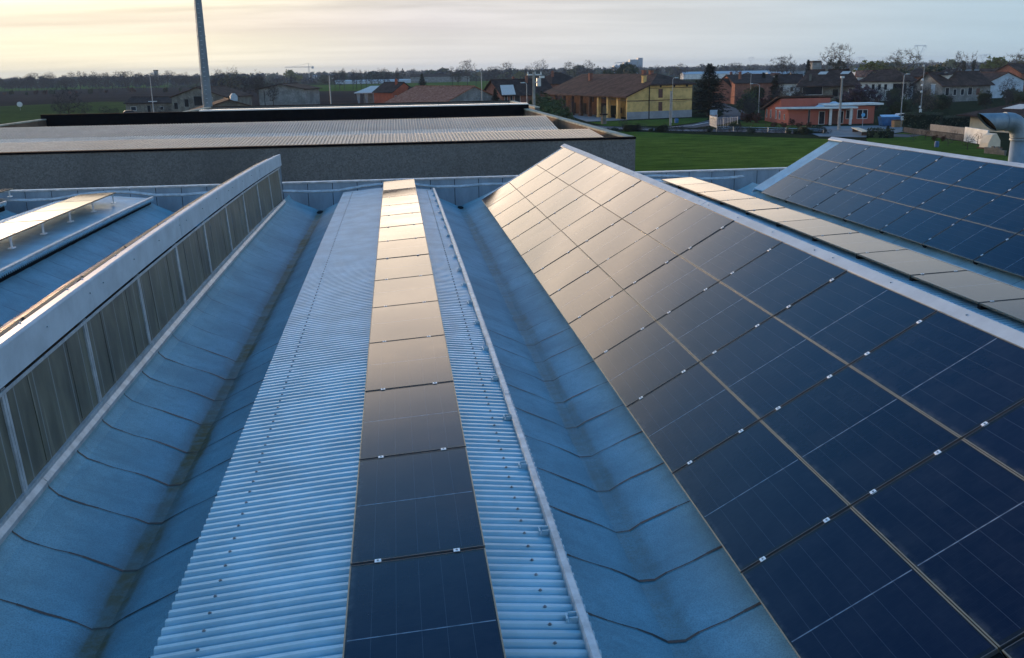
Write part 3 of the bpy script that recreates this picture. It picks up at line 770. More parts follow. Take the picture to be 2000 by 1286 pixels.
for cx, cy, z0, h in ((7.4, 4.5, 8.3, 1.7), (8.5, 34, 8.9, 1.8), (12.2, 9, 10.4, .8), (12.6, 13, 10.4, .9)):
    b = MB(); b.box(cx-.45, cy-.45, z0, cx+.45, cy+.45, z0+h); b.box(cx-.55, cy-.55, z0+h, cx+.55, cy+.55, z0+h+.15); b.build('chimney', m_yellow if cy < 6 else m_brick, ro)
rg = random.Random(5)
for i in range(9):                                          # square pillars of the portico
    y = 4.9+i*4.9
    b = MB(); b.box(.1, y-.42, 0, .85, y+.42, 5.55); b.box(.02, y-.5, 0, .93, y+.5, .5)
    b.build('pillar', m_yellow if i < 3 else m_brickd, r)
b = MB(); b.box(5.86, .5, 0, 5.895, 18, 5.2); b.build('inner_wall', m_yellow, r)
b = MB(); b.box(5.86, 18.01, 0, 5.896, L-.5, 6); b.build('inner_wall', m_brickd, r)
b = MB(); b.box(.35, .4, 5.05, .6, L, 5.5); b.build('eaves_beam', m_wood, r)
b = MB(); b.tube([(xm-.05, -.14, 0), (xm-.05, -.14, 8)], .11, 8); b.build('drainpipe', m_dark, r)
openings(r, W, L, [('f', 9.4, 1.9, .9, 1.9, 's'), ('f', 9.4, 5.0, 1.0, 1.9, 's'), ('f', 9.4, 7.35, .62, .6, 'r'), ('f', 13.3, 7.35, .62, .6, 'r'), ('f', 17.0, 7.35, .62, .6, 'r')])
for y, z, w_, h in ((8, 0, 1.2, 2.4), (13, .9, 1, 1.4), (16.5, 0, 1.3, 2.4), (22, 0, 3, 3.2), (28, 3.4, 1.4, 1.6), (33, 0, 3, 3), (39, 0, 3, 3)):
    b = MB(); b.box(5.80, y-w_/2, z, 5.855, y+w_/2, z+h); b.build('doorway', m_dark, r)
h_ = empty('hay_cart', A+Matrix.Rotation(rz, 3, 'Z') @ Vector((3.0, 13.2, 0)), rz, 'dark green trailer parked under the portico between the yellow pillars', 'trailer')
b = MB(); b.box(-1.2, -2, .7, 1.2, 2, 2.6); b.box(-1.0, -1.8, 2.6, 1.0, 1.8, 2.9); b.build('body', M('trailer_green', (.03, .045, .03), .6), h_)
for x in (-1.1, 1.1):
    for y in (-1.3, 1.3): b = MB(); b.tube([(x-.12, y, .45), (x+.12, y, .45)], .45, 12); b.build('wheel', m_dark, h_)

# --- brick house beyond the conifer, with its wing
A, B = face2(1403, 338, 1434, 314)
house('pink_brick_house', 'pink brick house with two chimneys just right of the dark conifer', 'house', A, B, 14, 6.6, 9.0, 'y', m_brick, m_tile_dk, [('f', 7, 2, 1.2, 1.4, 's'), ('f', 16, 2, 1.2, 1.4, 's')], [(7, 2.5, 7.9, 2.0), (20, 2.5, 7.9, 2.0)])
A, B = face2(1434, 318, 1466, 322)
house('brown_wing', 'dull brown wing with tiled roof behind the yellow green bush', 'house', A, B, 10, 4.6, 7.8, 'x', m_brick, m_tile_dk, [('f', 3, 2, .9, 1.4, 'w')])

# --- coral building with white canopies
A, rz, W = fr((81.0, 197.3), (99.0, 196.0)); D = 16.3
r = empty('coral_clinic', A, rz, 'coral red low building with white wavy canopies beside the road', 'building')
b = MB(); b.box(0, 0, 0, W, 6.4, 3.55)
b.prism([(6.4, 0), (16.3, 0), (16.3, 2.7), (6.4, 5.25)], 'x', 0, 10.6)
b.build('wall', m_coral, r)
b = MB(); b.slab([(-.9, 5.2, 5.75), (11.3, 5.2, 5.75), (11.3, 17.2, 2.75), (-.9, 17.2, 2.75)], .32); b.build('roof', m_tile_br, r)
b = MB(); b.box(.02, 5.4, 3.56, 10.6, 6.38, 5.2); b.build('upper_wall', m_coral, r)
def canopy(poly, z, t): b = MB(); b.slab([(x, y, z) for x, y in poly], t); b.build('canopy', m_white, r)
canopy([(-2.6, .8), (-2.0, .2), (.6, -1.3), (5.2, -1.5), (6.1, -1.9), (7.2, -2.9), (8.3, -3.1), (13.4, -2.9), (13.4, -.2), (-2.2, 1.6)], 3.62, .34)
canopy([(7.6, 1.2), (7.9, .3), (9.2, -.2), (12.6, -.9), (W+1.6, -.7), (W+1.6, 5.4), (8, 5.4)], 4.15, .36)
b = MB(); b.tube([(10.6, 3.2, 4.15), (10.6, 3.2, 4.5)], [1.1, .3], 14); b.tube([(6.9, 1.2, 3.62), (6.9, 1.2, 4.0)], [1.0, .3], 14); b.build('rooflight', m_blueish, r)
for x in (8.0, 12.2):
    b = MB(); b.tube([(x, -2.3, 0), (x, -2.3, 3.3)], .28, 14); b.build('column', m_white, r)
openings(r, W, D, [('l', 15.0, 1.0, .55, 1.6, 'w'), ('l', 12.0, 1.0, .55, 1.6, 'w'), ('l', 8.3, 1.0, .55, 1.6, 'w'), ('l', 5.8, 1.0, .55, 1.6, 'w'), ('l', 2.6, 1.0, .35, 1.0, 'w'),
    ('f', 4.3, .1, .25, 2.9, 'g'), ('f', 7.0, .1, 1.1, 2.5, 'w'), ('f', 9.3, 0, 1.8, 2.6, 's'), ('f', 11.0, .2, 1.0, 2.4, 'w'), ('f', 12.8, 1.1, 1.3, 1.7, 'w'), ('f', 15.0, 1.1, 1.0, 1.7, 'w'), ('f', 17.0-.9, 1.1, .9, 1.7, 'w')])

# --- village houses behind
A, B = face2(1560, 268, 1672, 262)
r = house('veranda_house', 'big brown roofed house with glazed veranda behind the coral building', 'house', A, B, 16, 6.6, 10.4, 'x', m_stone, m_tile_br, [('f', 3.4, 4.0, 5.2, 2.4, 'w'), ('f', 9.5, 3.4, 1.4, 2.0, 'g'), ('f', 13.5, 3.2, 1.0, 2.4, 'w')], [(2.6, 2.2, 7.3, 1.9), (7, 7.2, 10, 1.4), (13.5, 7.4, 10.1, 1.2)], over=1.1, hip=.25)
b = MB()
for x in (4.6, 10.6): b.slab([(x, 5.2, 9.45), (x+2.2, 5.2, 9.45), (x+2.9, 6.6, 10.15), (x+.7, 6.6, 10.15)], .05)
b.build('skylight', m_solarw, r.children[1] if r.children[1].name.startswith('roof') else r)
A, B = face2(1676, 322, 1772, 312)
house('white_house', 'white walled house with brown hip roof behind bare branches', 'house', A, B, 13, 6.6, 9.9, 'x', m_white, m_tile_br, [('f', 4.6, 3.6, .9, 1.8, 'w'), ('f', 6.6, 3.6, .9, 1.8, 'w'), ('f', 8.6, 3.6, .9, 1.8, 'w'), ('f', 13, 2.5, 4, 3, 'g')], hip=.9, over=.9)
A, B = face2(1764, 330, 1808, 326)
house('dark_roof_house', 'dark roofed house half hidden between two lamp posts', 'house', A, B, 13, 7.5, 10.2, 'x', m_brick, m_tile_br, [('f', 5, 4, 1, 1.6, 'w')], hip=.5)
A, B = face2(1816, 300, 1842, 297)
r = house('pale_blue_villa', 'pale blue villa with roof terrace and dark window', 'house', A, B, 9, 5.3, 5.6, 'x', m_blueish, m_white, [('f', 3.4, 2.6, 1.1, 2.2, 'w')], over=.15)
b = MB(); b.box(.3, 3.5, 5.85, 3.9, 8.6, 8.3); b.build('upper_storey', m_white, r)
b = MB(); b.slab([(-.6, 2.7, 8.4), (5, 2.7, 8.4), (5, 9.4, 10.0), (1.2, 9.4, 10.0)], .2); b.build('upper_roof', m_tile_dk, r)
A, B = face2(1838, 296, 1932, 300)
house('long_brown_villa', 'long villa with low brown roof and rows of dark windows', 'house', A, B, 13, 5.2, 8.9, 'x', m_grey, m_tile_br, [('f', 2.0, 2.0, 1.4, 2.3, 'w'), ('f', 5, 2.0, 1.2, 1.8, 'w'), ('f', 8, 2.0, 1.2, 1.8, 'w'), ('f', 11, 2.0, 1.6, 2.3, 'w'), ('f', 14.2, 2.0, 1.2, 1.8, 's')], [(4.5, 4, 7.3, 1.5), (7.2, 4.6, 7.6, 1.5), (10, 7, 8.6, 1.2)], over=.9)
A, B = face2(1931, 318, 1996, 322)
house('white_gable_house', 'white gable end with bare tree in front, far right', 'house', A, B, 12, 5.6, 8.3, 'y', m_blueish, m_tile_br, [], over=.35)
A, B = face2(1990, 330, 2075, 336)
house('edge_house', 'dark brown house cut off by the right edge behind the white gable', 'house', A, B, 12, 8, 11, 'x', m_brick, m_tile_br, [('f', 2, 4, 1, 1.6, 'w')])
A, rz, W = fr((103.6, 168.6), (108.6, 150.8))
r = house('beige_bungalow', 'beige bungalow with dark hip roof, skylight and blue solar panels', 'house', (103.6, 168.6), (108.6, 150.8), 17, 3.05, 5.5, 'x', m_cream, m_tile_dk, [('f', 9.5, 0, 1.0, 2.1, 'd'), ('f', 13.0, 1.0, 1.2, 1.3, 'w')], [(8, 9, 5.2, .9)], hip=.95, over=1.7)
b = MB(); b.slab([(4.8, 2.2, 4.02), (8.8, 2.2, 4.02), (9.6, 4.6, 4.72), (6.2, 4.6, 4.72)], .05); b.build('skylight', m_solarw, r)
b = MB(); b.slab([(12.6, 4.4, 4.72), (18.8, 2.5, 4.1), (18.8, 8.5, 5.0), (14.0, 7.9, 5.3)], .05); b.build('solar_sheet', M('blue_solar', (.02, .06, .18), .2), r)

# more roofs deep in the village, each a small house of its own
rg = random.Random(21)
vl = [(1690, 470, 9, 'red'), (1745, 440, 11, 'brown'), (1880, 420, 13, 'brown'), (1905, 470, 16, 'grey'), (1945, 430, 13, 'brown'), (1520, 420, 12, 'brown'), (1490, 460, 10, 'grey'), (1460, 540, 12, 'brown'), (1570, 600, 14, 'grey'), (1980, 480, 12, 'brown'), (1850, 520, 14, 'grey'), (1535, 350, 9, 'dark')]
places = ['beyond the veranda house', 'between the white house and the skyline', 'behind the long villa', 'behind the long villa with pale ridge', 'above the white gable', 'left of the veranda house', 'beyond the yellow green bush', 'beside the far greenhouses', 'under the leafy skyline trees', 'at the right edge of the skyline', 'right of the round evergreen', 'close behind the curved street lamp']
for (u, Y, W, c), pl in zip(vl, places):
    A = gY(u-W*1890/Y/2, Y); B = gY(u+W*1890/Y/2, Y+rg.uniform(-5, 5))
    mt = {'red': m_tile_rd, 'brown': m_tile_br, 'grey': m_grey, 'dark': m_tile_dk}[c]
    house('village_house', f'small house with {c} roof {pl}', 'house', A, B, 10, 5.0+rg.random()*1.5, 8+rg.random(), rg.choice('xxy'), rg.choice([m_white, m_cream, m_grey]), mt, [('f', W*.3, 3, 1, 1.4, 'w'), ('f', W*.7, 3, 1, 1.4, 'w')], group='houses deep in the village')
# yellow topped stand and pale sheds far off
for u, Y, W, h, mt, lb in ((1505, 820, 46, 6, m_blueish, 'long white shed roof beyond the brick house'), (1535, 760, 26, 7, m_white, 'white hall with curved top beyond the brick house'), (1210, 700, 26, 8, m_white, 'pale farm building behind the ridge of the yellow farm'), (1225, 680, 16, 9, m_blueish, 'small white gabled building behind the ridge of the yellow farm'), (1695, 600, 12, 9, m_blueish, 'pale roofed pavilion above the maroon tree'), (630, 2000, 45, 9, m_white, 'bright white roof far out in the fields under the crane'), (860, 1150, 70, 9, m_grey, 'row of pale buildings far behind the orange house'), (745, 1150, 110, 4, m_blueish, 'long pale greenhouse behind the row of slim trees'), (1420, 1000, 90, 7, m_white, 'long pale wall of a far hall beyond the dark conifer')):
    A = gY(u-W*1890/Y/2, Y); B = gY(u+W*1890/Y/2, Y)
    house('far_building', lb, 'building', A, B, 12, h*.7, h, 'x', mt, m_cap if mt is not m_grey else m_tile_dk, [], over=.3)

# ------------------------------------------------------------------ POLES, LAMPS, SIGNS, STREET THINGS
def pole(name, label, cat, u, Y, vt, r0_, r1_, extra=None, mat=None, group=None):
    p = gY(u, Y); h = up(u, vt, p); root = empty(name, p, 0, label, cat, group)
    b = MB(); b.tube([(0, 0, 0), (0, 0, h)], [r0_, r1_], 10); b.build('pole', mat or m_pole, root)
    if extra: extra(root, h)
    return root
def lamp_head(dx, name='lamp_head'):
    def f(root, h):
        b = MB(); b.tube([(0, 0, h-.1), (dx*.4, 0, h+.25), (dx, 0, h+.3)], .06, 6); b.build('arm', m_pole, root)
        b = MB(); b.prism([(dx, h+.2), (dx+.7*(1 if dx > 0 else -1), h+.22), (dx+.7*(1 if dx > 0 else -1), h+.32), (dx, h+.42)], 'y', -.16, .16); b.build(name, m_cap, root)
    return f
def floods(root, h):
    b = MB(); b.box(-1.0, -.06, h-.1, 1.0, .06, h); b.build('crossbar', m_pole, root)
    for x in (-.8, .6): b = MB(); b.prism([(x, h), (x+.5, h+.1), (x+.5, h+.55), (x, h+.45)], 'y', -.2, .2); b.build('lamp_head', m_cap, root)
def cross(root, h):
    lamp_head(.4)(root, h)
    b = MB(); b.box(-1.0, -.05, h-6.0, 1.0, .05, h-5.85); b.build('crossarm', m_white, root)
def transformer(root, h):
    b = MB(); b.box(-1.0, -.08, h-.5, 1.2, .08, h-.3); b.build('crossarm', m_steel, root)
    for x in (-.9, .2, 1.1): b = MB(); b.tube([(x, 0, h-.3), (x, 0, h+.05)], [.12, .06], 8); b.build('insulator', m_white, root)
    b = MB(); b.tube([(.75, 0, h-2.1), (.75, 0, h-.9)], .35, 12); b.box(.2, -.05, h-1.6, .75, .05, h-1.4); b.build('transformer', m_steel, root)
    b = MB(); b.box(.9, -.3, h-.9, 1.6, .3, h-.6); b.build('bracket', m_white, root)
def boxes(root, h):
    for z, s in ((h, .25), (h-3.2, .3), (h-4.4, .26), (h-5.9, .28), (h-9.4, .26)):
        b = MB(); b.tube([(-.2, 0, z-.3), (-.2, 0, z), (-.2, 0, z+.15)], [s, s, .1], 10); b.build('lamp_head', m_white, root)
    b = MB(); b.box(-.25, -.2, h-11.0, .2, .2, h-10.0); b.build('junction_box', m_white, root)
mast = empty('tall_mast', (-19.6, 108, 0), 0, 'very tall grey lattice seamed mast rising out of the picture top left', 'mast')
b = MB(); n = 14; H = 36
for i in range(9):
    z0, z1 = H*i/9, H*(i+1)/9; rad = lambda z: .56-.0115*z
    b.tube([(0, 0, z0), (0, 0, z1-.04)], [rad(z0), rad(z1)], 16, cap=False); b.tube([(0, 0, z1-.12), (0, 0, z1)], rad(z1)+.035, 16)
b.build('shaft', M('mast_steel', (.16, .20, .235), .55, .3, var=.12, scale=1.2), mast)
b = MB(); b.tube([(-.60, -.1, 0), (-.60+.0115*36, -.1, 36)], .035, 6); b.build('cable_run', m_rim, mast)
b = MB()
for i in range(70): z = 2+i*.45; b.box(-.09, -.64+.0115*z, z, .09, -.54+.0115*z, z+.04)
b.box(-.11, -.66+.3, 2, -.08, -.1, 3); b.build('climbing_rungs', m_steel, mast)
pole('street_lamp', 'slim grey lamp post with white crossarm left of the mast', 'lamp post', 304, 240, 147, .13, .07, cross)
pole('thin_mast', 'thin bare pole standing alone before the ploughed field', 'pole', 650, 210, 148, .16, .09)
pole('street_lamp', 'thin lamp post in front of the terracotta barn', 'lamp post', 943, 200, 142, .10, .07, lamp_head(-.5))
pole('utility_pole', 'thick concrete power pole carrying a transformer', 'power pole', 1044, 150, 141, .27, .19, transformer, m_polec)
pole('street_lamp', 'short lamp post just left of the transformer pole', 'lamp post', 1030, 180, 165, .08, .06, lamp_head(-.4))
pole('utility_pole', 'square concrete post before the yellow end wall', 'power pole', 1309, 205, 178, .26, .20, None, m_polec)
pole('street_lamp', 'curved street lamp before the yellow end wall', 'lamp post', 1312, 215, 155, .07, .05, lamp_head(.5))
pole('utility_pole', 'thick pole in front of the coral building holding a wire', 'power pole', 1638, 177.6, 152, .27, .16, lambda r, h: (lambda b: (b.box(-.3, -.2, h-.1, .35, .2, h+.25), b.build('junction_box', m_white, r)))(MB()), m_polec)
pole('street_lamp', 'street lamp with arm reaching left over the lane', 'lamp post', 1481, 239, 166, .12, .07, lamp_head(-1.8))
pole('street_lamp', 'slender straight pole beside the lane with the curve', 'pole', 1464, 275, 143, .10, .06)
pole('street_lamp', 'tall street lamp right of the coral building', 'lamp post', 1758, 192, 148, .12, .07, lamp_head(.5))
pole('antenna_pole', 'pole hung with white lamps and boxes right of the coral building', 'pole', 1797, 222, 128, .10, .06, boxes)
def wire(label, p0, p1, sag=.8):
    b = MB(); p0, p1 = Vector(p0), Vector(p1); pts = [p0.lerp(p1, i/12)-Vector((0, 0, sag*4*(i/12)*(1-i/12))) for i in range(13)]
    b.tube(pts, .025, 4); tag(b.build('overhead_wire', m_cable), label, 'wire')
pa_ = gY(1044, 150); pb_ = gY(1309, 205); pc_ = gY(1638, 177.6)
wire('overhead wire from the transformer pole to the concrete post', (pa_.x, pa_.y, up(1044, 168, pa_)), (pb_.x, pb_.y, up(1309, 199, pb_)))
wire('overhead wire from the concrete post to the coral building pole', (pb_.x, pb_.y, up(1309, 199, pb_)), (pc_.x, pc_.y, up(1638, 152, pc_)))
# fences, guard rail, hedge things
def fence(name, label, cat, c, h, mat, step=2.0, rails=(.35, 1.0), t=.03, slat=None):
    c = [Vector((p[0], p[1], 0)) for p in c]; root = empty(name, c[0], 0, label, cat); o = c[0]
    b = MB(); pr = []
    for a, e in zip(c[:-1], c[1:]):
        n = max(1, int((e-a).length/step)); pr += [a.lerp(e, i/n) for i in range(n)]
    pr.append(c[-1])
    for a, e in zip(c[:-1], c[1:]):
        for z in rails: b.tube([a-o+Vector((0, 0, z*h)), e-o+Vector((0, 0, z*h))], t, 4)
        if slat:
            n = int((e-a).length/slat)
            for i in range(n): p = a.lerp(e, i/n)-o; b.tube([p+Vector((0, 0, .05)), p+Vector((0, 0, h))], t*.5, 3)
    b.build('rails', mat, root)
    for p in pr[:60]: b = MB(); q = p-o; b.tube([q, q+Vector((0, 0, h+.05))], t*1.5, 5); b.build('post', mat, root)
fence('guard_rail', 'low dark guard rail along the road below the coral building', 'guard rail', [G(1400, 257), G(1500, 259), G(1608, 262.5)], .9, m_steel, 3.0, (.6, .95), .05)
fence('garden_fence', 'pale metal fence at the corner of the lane', 'fence', [G(1386, 246), G(1400, 250.5), G(1440, 249.5)], 2.1, m_steel, 1.2, (.1, .95), .03, .35)
fence('mesh_fence', 'dark mesh fence beside the blue skip', 'fence', [G(1715, 243), G(1760, 244.5), G(1850, 240)], 1.9, m_dark, 2.5, (.1, .5, .95), .03, .5)
fence('boundary_fence', 'brown wire fence along the front lawn of the coral building', 'fence', [G(1446, 251.5), G(1520, 253), G(1585, 255)], 1.2, m_wood, 2.0, (.5, .95), .025, .4)
def bench():
    a = G(1669, 258.5); c = G(1690, 267); root = empty('bench', a, math.atan2(c.y-a.y, c.x-a.x), 'long pale slatted bench on the forecourt edge', 'bench'); L = (c-a).length
    for i, y in enumerate((-.45, 0, .45)): b = MB(); b.box(0, y-.18, .75, L, y+.18, .85); b.build('seat_plank', m_cream, root)
    for x in (.8, L-.8): b = MB(); b.box(x-.1, -.5, 0, x+.1, .5, .74); b.build('leg', m_wood, root)
bench()
p = G(1735, 247.5); r = empty('blue_skip', p, -.1, 'bright blue skip container behind the forecourt', 'container')
b = MB(); b.prism([(-1.5, .2), (1.5, .2), (1.9, 1.9), (-1.9, 1.9)], 'y', -1, 1); b.build('body', m_blue, r)
b = MB(); b.slab([(-1.85, -1, 1.95), (1.85, -1, 1.95), (1.5, 1, 2.25), (-1.5, 1, 2.25)], .08); b.build('lid', m_sign, r)
for x in (-1.2, 1.2): b = MB(); b.box(x-.12, -1, 0, x+.12, 1, .2); b.build('skid', m_dark, r)
p = G(1751, 249.5); r = empty('orange_bin', p, 0, 'small orange bin beside the blue skip', 'bin')
b = MB(); b.prism([(-.75, 0), (.75, 0), (.85, 1.3), (-.85, 1.3)], 'y', -.6, .6); b.build('body', m_orng, r); b = MB(); b.slab([(-.9, -.65, 1.4), (.9, -.65, 1.4), (.9, .65, 1.5), (-.9, .65, 1.5)], .09); b.build('lid', m_wood, r)
p = G(1684, 252); r = empty('round_sign', p, 0, 'round pale blue sign on a post before the coral wall', 'sign')
b = MB(); b.tube([(0, 0, 0), (0, 0, 2.4)], .05, 6); b.build('post', m_pole, r); b = MB(); b.tube([(0, -.03, 2.6), (0, .03, 2.6)], .38, 18); b.build('disc', m_sign, r)
p = G(1763, 252); r = empty('notice_board', p, .2, 'small white notice board by the hedge corner', 'sign')
b = MB(); b.box(-.5, -.04, 1.6, .5, .04, 2.3); b.build('board', m_white, r)
for x in (-.4, .4): b = MB(); b.tube([(x, .06, 0), (x, .06, 2.2)], .035, 5); b.build('post', m_pole, r)
p = G(1321, 241); r = empty('blue_bin', p, 0, 'small blue waste bin at the road bend below the yellow wall', 'bin')
b = MB(); b.tube([(0, 0, 0), (0, 0, .9), (0, 0, 1.05)], [.42, .5, .2], 12); b.build('body', m_blue, r)
p = G(1829, 288.5); r = empty('blue_barrel', p, 0, 'small blue barrel on the orchard grass', 'barrel')
b = MB(); b.tube([(0, 0, 0), (0, 0, .15), (0, 0, .45), (0, 0, .75), (0, 0, .9)], [.28, .31, .34, .31, .27], 14); b.build('body', m_blue, r)
p = G(40, 216); r = empty('balloon_sign', p, 0, 'round white marker on a thin post in the left meadow', 'marker')
b = MB(); b.tube([(0, 0, 0), (0, 0, 1.6)], .06, 6); b.build('post', m_pole, r); b = MB(); b.tube([(0, -.35, 2.3), (0, -.2, 2.3), (0, .2, 2.3), (0, .35, 2.3)], [.5, 1.0, 1.0, .5], 20); b.build('disc', m_white, r)
p = G(1179, 243); r = empty('stone_post', p, .3, 'squat stone gate post with a wide cap at the field edge', 'gate post')
b = MB(); b.box(-.45, -.45, 0, .45, .45, 2.0); b.build('shaft', m_stone, r); b = MB(); b.box(-.65, -.65, 2.0, .65, .65, 2.3); b.build('cap', m_dark, r)
# cars
def car(label, p, rz, mt, van=False):
    r = empty('parked_car', p, rz, label, 'car'); h = 2.0 if van else 1.45
    b = MB(); b.prism([(-2.1, .35), (2.1, .35), (2.15, .8), (1.3, .95), (.7, h), (-1.5, h), (-2.1, 1.0)], 'y', -.85, .85); b.build('body', mt, r)
    b = MB(); b.prism([(1.15, 1.0), (.66, h-.08), (-1.4, h-.08), (-1.85, 1.02)], 'y', -.87, .87); b.build('windows', m_pane, r)
    for x in (-1.35, 1.35):
        for y in (-.75, .75): b = MB(); b.tube([(x, y-.12, .33), (x, y+.12, .33)], .33, 12); b.build('wheel', m_dark, r)
    for y in (-.6, .6): b = MB(); b.box(-2.18, y-.18, .7, -2.09, y+.18, .9); b.build('tail_light', m_orange, r)
car('white van seen from behind at the bend of the lane', G(1394, 232), 1.2, m_vanw, True)
car('dark car parked in front of the low stone house', gY(255, 335), .3, M('car_dark', (.03, .035, .05), .25))
car('pale car standing by the far wall behind the bare branches', gY(1765, 205), .1, M('car_silver', (.4, .42, .44), .3))
# garden wall with screen, rubble wall
b = MB(); A = G(1764, 258.5); B = G(1882, 276); C = G(1926, 284.5)
for a, e, h, mi in ((A, B, .9, 1), (B, C, 2.2, 0)):
    d = (e-a).normalized(); n = Vector((-d.y, d.x, 0))*.25
    b.add([(*((a+s*n).xy), z) for z in (0, h) for s in (0, 1)]+[(*((e+s*n).xy), z) for z in (0, h) for s in (0, 1)], [(0, 4, 6, 2), (1, 3, 7, 5), (2, 6, 7, 3), (0, 2, 3, 1), (4, 5, 7, 6)], mi)
gw = tag(b.build('garden_wall', [m_white, m_stoned]), 'garden wall, grey then white, in front of the beige bungalow', 'wall')
b = MB(); a = G(1815, 266); e = G(1882, 275); n = Vector((.12, .1, 0))
b.add([(*(q.xy), z) for q in (a, e) for z in (.95, 2.0)]+[(*((q+n).xy), z) for q in (a, e) for z in (.95, 2.0)], [(0, 2, 3, 1), (4, 5, 7, 6), (1, 3, 7, 5)])
b.build('screen', M('grey_screen', (.075, .10, .125), .7), gw)  # screen colour darkened to hold the shade of the planting
a = G(1921, 300.5); e = G(1961, 304.5); r = empty('rubble_wall', a, math.atan2((e-a).y, (e-a).x), 'broken grey block wall left of the exhaust pipe', 'wall'); L = (e-a).length
b = MB(); rg = random.Random(9)
for i in range(int(L/.4)):
    for j in range(int(3+rg.random()*3)): b.box(i*.4, rg.uniform(0, .06), j*.22, i*.4+.385, .35+rg.uniform(0, .06), j*.22+.21)
b.build('blocks', m_stone, r)
p = G(1934, 291); r = empty('covered_woodpile', p, .2, 'heap covered with a white tarpaulin behind the block wall', 'heap')
b = MB(); b.prism([(-1.3, 0), (1.0, 0), (.9, 1.2), (.1, 2.2), (-.6, 2.0), (-1.2, .9)], 'y', -.8, .8); b.build('tarpaulin', m_cream, r); b = MB(); b.box(-1.5, -1, 0, 1.2, 1, .25); b.build('pallet', m_wood, r)

# --- far landmarks
p = gY(1228, 2500); r = empty('grain_silo', p, 0, 'blue grey grain silo towers on the far horizon', 'silo')
m_silo = M('silo_steel', (.18, .26, .33), .6, .2)
pxm = 1890/2500
for x0, x1, h in ((-38, -10, 19), (-12, 3, 27), (3, 23, 33), (24, 36, 37)):
    b = MB(); b.box(x0, 0, 0, x1, 20, h); b.build('tower', m_silo, r)
for x in (-33, -24, -15): b = MB(); b.tube([(x, -4, 0), (x, -4, 17), (x, -4, 22)], [5, 5, .5], 12); b.build('bin', m_silo, r)
b = MB(); b.tube([(-36, 2, 25), (-10, 2, 27)], .7, 4); b.build('conveyor', m_silo, r)
p = gY(605, 1500); r = empty('tower_crane', p, 0, 'thin tower crane on the horizon right of the mast', 'crane')
h = up(605, 131, p); k = 1500/1890
def lattice(a, c, w_, n):
    b = MB(); a, c = Vector(a), Vector(c); t = (c-a).normalized(); s = t.orthogonal().normalized()*w_; q = t.cross(s)
    for o in (s, -s, q, -q): b.tube([a+o, c+o], .16, 4)
    for i in range(n):
        u = a.lerp(c, i/n); v = a.lerp(c, (i+1)/n); b.tube([u+s, v-s], .1, 3); b.tube([u+q, v-q], .1, 3)
    return b
lattice((0, 0, 0), (0, 0, h), .8, 14).build('tower', m_steel, r)
lattice((-44*k, 0, h), (9*k, 0, h), .7, 20).build('jib', m_steel, r)
b = MB(); b.box(5*k, -1, h-2.5, 9*k, 1, h+.5); b.build('counterweight', m_steel, r); b = MB(); b.tube([(0, 0, h), (0, 0, h+5)], .3, 4); b.build('peak', m_steel, r)
b = MB(); b.tube([(0, 0, h+5), (-30*k, 0, h+.7)], .12, 3); b.tube([(0, 0, h+5), (8*k, 0, h+.7)], .12, 3); b.build('tie', m_steel, r)
for u, Y, vt, lb in ((1793, 1150, 88, 'wide armed lattice pylon behind the leafy tree at right'), (1680, 2300, 112, 'small lattice pylon far away right of the ivy clad tree'), (1917, 1900, 107, 'lattice pylon left of a twin on the right horizon'), (1927, 1950, 106, 'lattice pylon right of its twin on the right horizon'), (1466, 2600, 112, 'tiny lattice pylon far behind the pink brick house')):
    p = gY(u, Y); h = up(u, vt, p); r = empty('power_pylon', p, .2, lb, 'pylon', 'lattice pylons on the horizon')
    b = lattice((0, 0, 0), (0, 0, h*.62), 1.6, 12); b.build('tower', m_steel, r)
    b = MB()
    for s in (-1, 1): b.tube([(0, 0, h*.62), (s*5, 0, h*.97)], .22, 4); b.tube([(s*5, 0, h*.97), (s*9, 0, h*.92)], .22, 4); b.tube([(s*9, 0, h*.92), (s*2, 0, h*.72)], .14, 4)
    b.tube([(-9, 0, h*.97), (9, 0, h*.97)], .25, 4); b.build('crossarm', m_steel, r)
p = gY(307, 1700); r = empty('water_tower', p, 0, 'small square tower among the far trees left of the mast', 'tower')
b = MB(); b.box(-3, -3, 0, 3, 3, up(307, 139, p)); b.build('shaft', m_grey, r); b = MB(); b.box(-3.3, -3.3, up(307, 139, p), 3.3, 3.3, up(307, 137, p)); b.build('top', m_dark, r)
p = gY(1590, 800); r = empty('bell_tower', p, 0, 'stubby grey tower on the skyline left of the ivy clad tree', 'tower')
hh_ = up(1590, 119, p); b = MB(); b.box(-4, -4, 0, 4, 4, hh_-1.5); b.build('shaft', m_grey, r); b = MB(); b.prism([(-4.5, hh_-1.5), (4.5, hh_-1.5), (3, hh_), (-3, hh_)], 'y', -4.5, 4.5); b.build('cap', m_tile_dk, r)

# ------------------------------------------------------------------ TREES
m_bark = M('bark', (.060, .050, .042), .9, var=.3, scale=1)
m_twig = M('twigs', (.050, .046, .050), .9, var=.25, scale=.4)
m_twigp = M('pale_twigs', (.16, .13, .105), .9, var=.25, scale=.4)
m_bud = M('budding_leaves', (.16, .165, .045), .8, var=.3, scale=.4)
m_leafd = M('dark_leaves', (.024, .038, .016), .7, var=.45, scale=.5, c2=(.05, .075, .025))
m_leafg = M('green_leaves', (.055, .085, .022), .7, var=.4, scale=.6)
m_needle = M('needles', (.013, .022, .015), .8, var=.4, scale=.6)
m_ivy = M('ivy', (.016, .028, .012), .6, var=.4, scale=.8)
m_maroon = M('maroon_leaves', (.055, .020, .026), .7, var=.4, scale=.6)
m_rust = M('rusty_leaves', (.10, .045, .035), .8, var=.4, scale=.6)
m_fors = M('yellow_blossom', (.26, .27, .05), .8, var=.3, scale=.6)
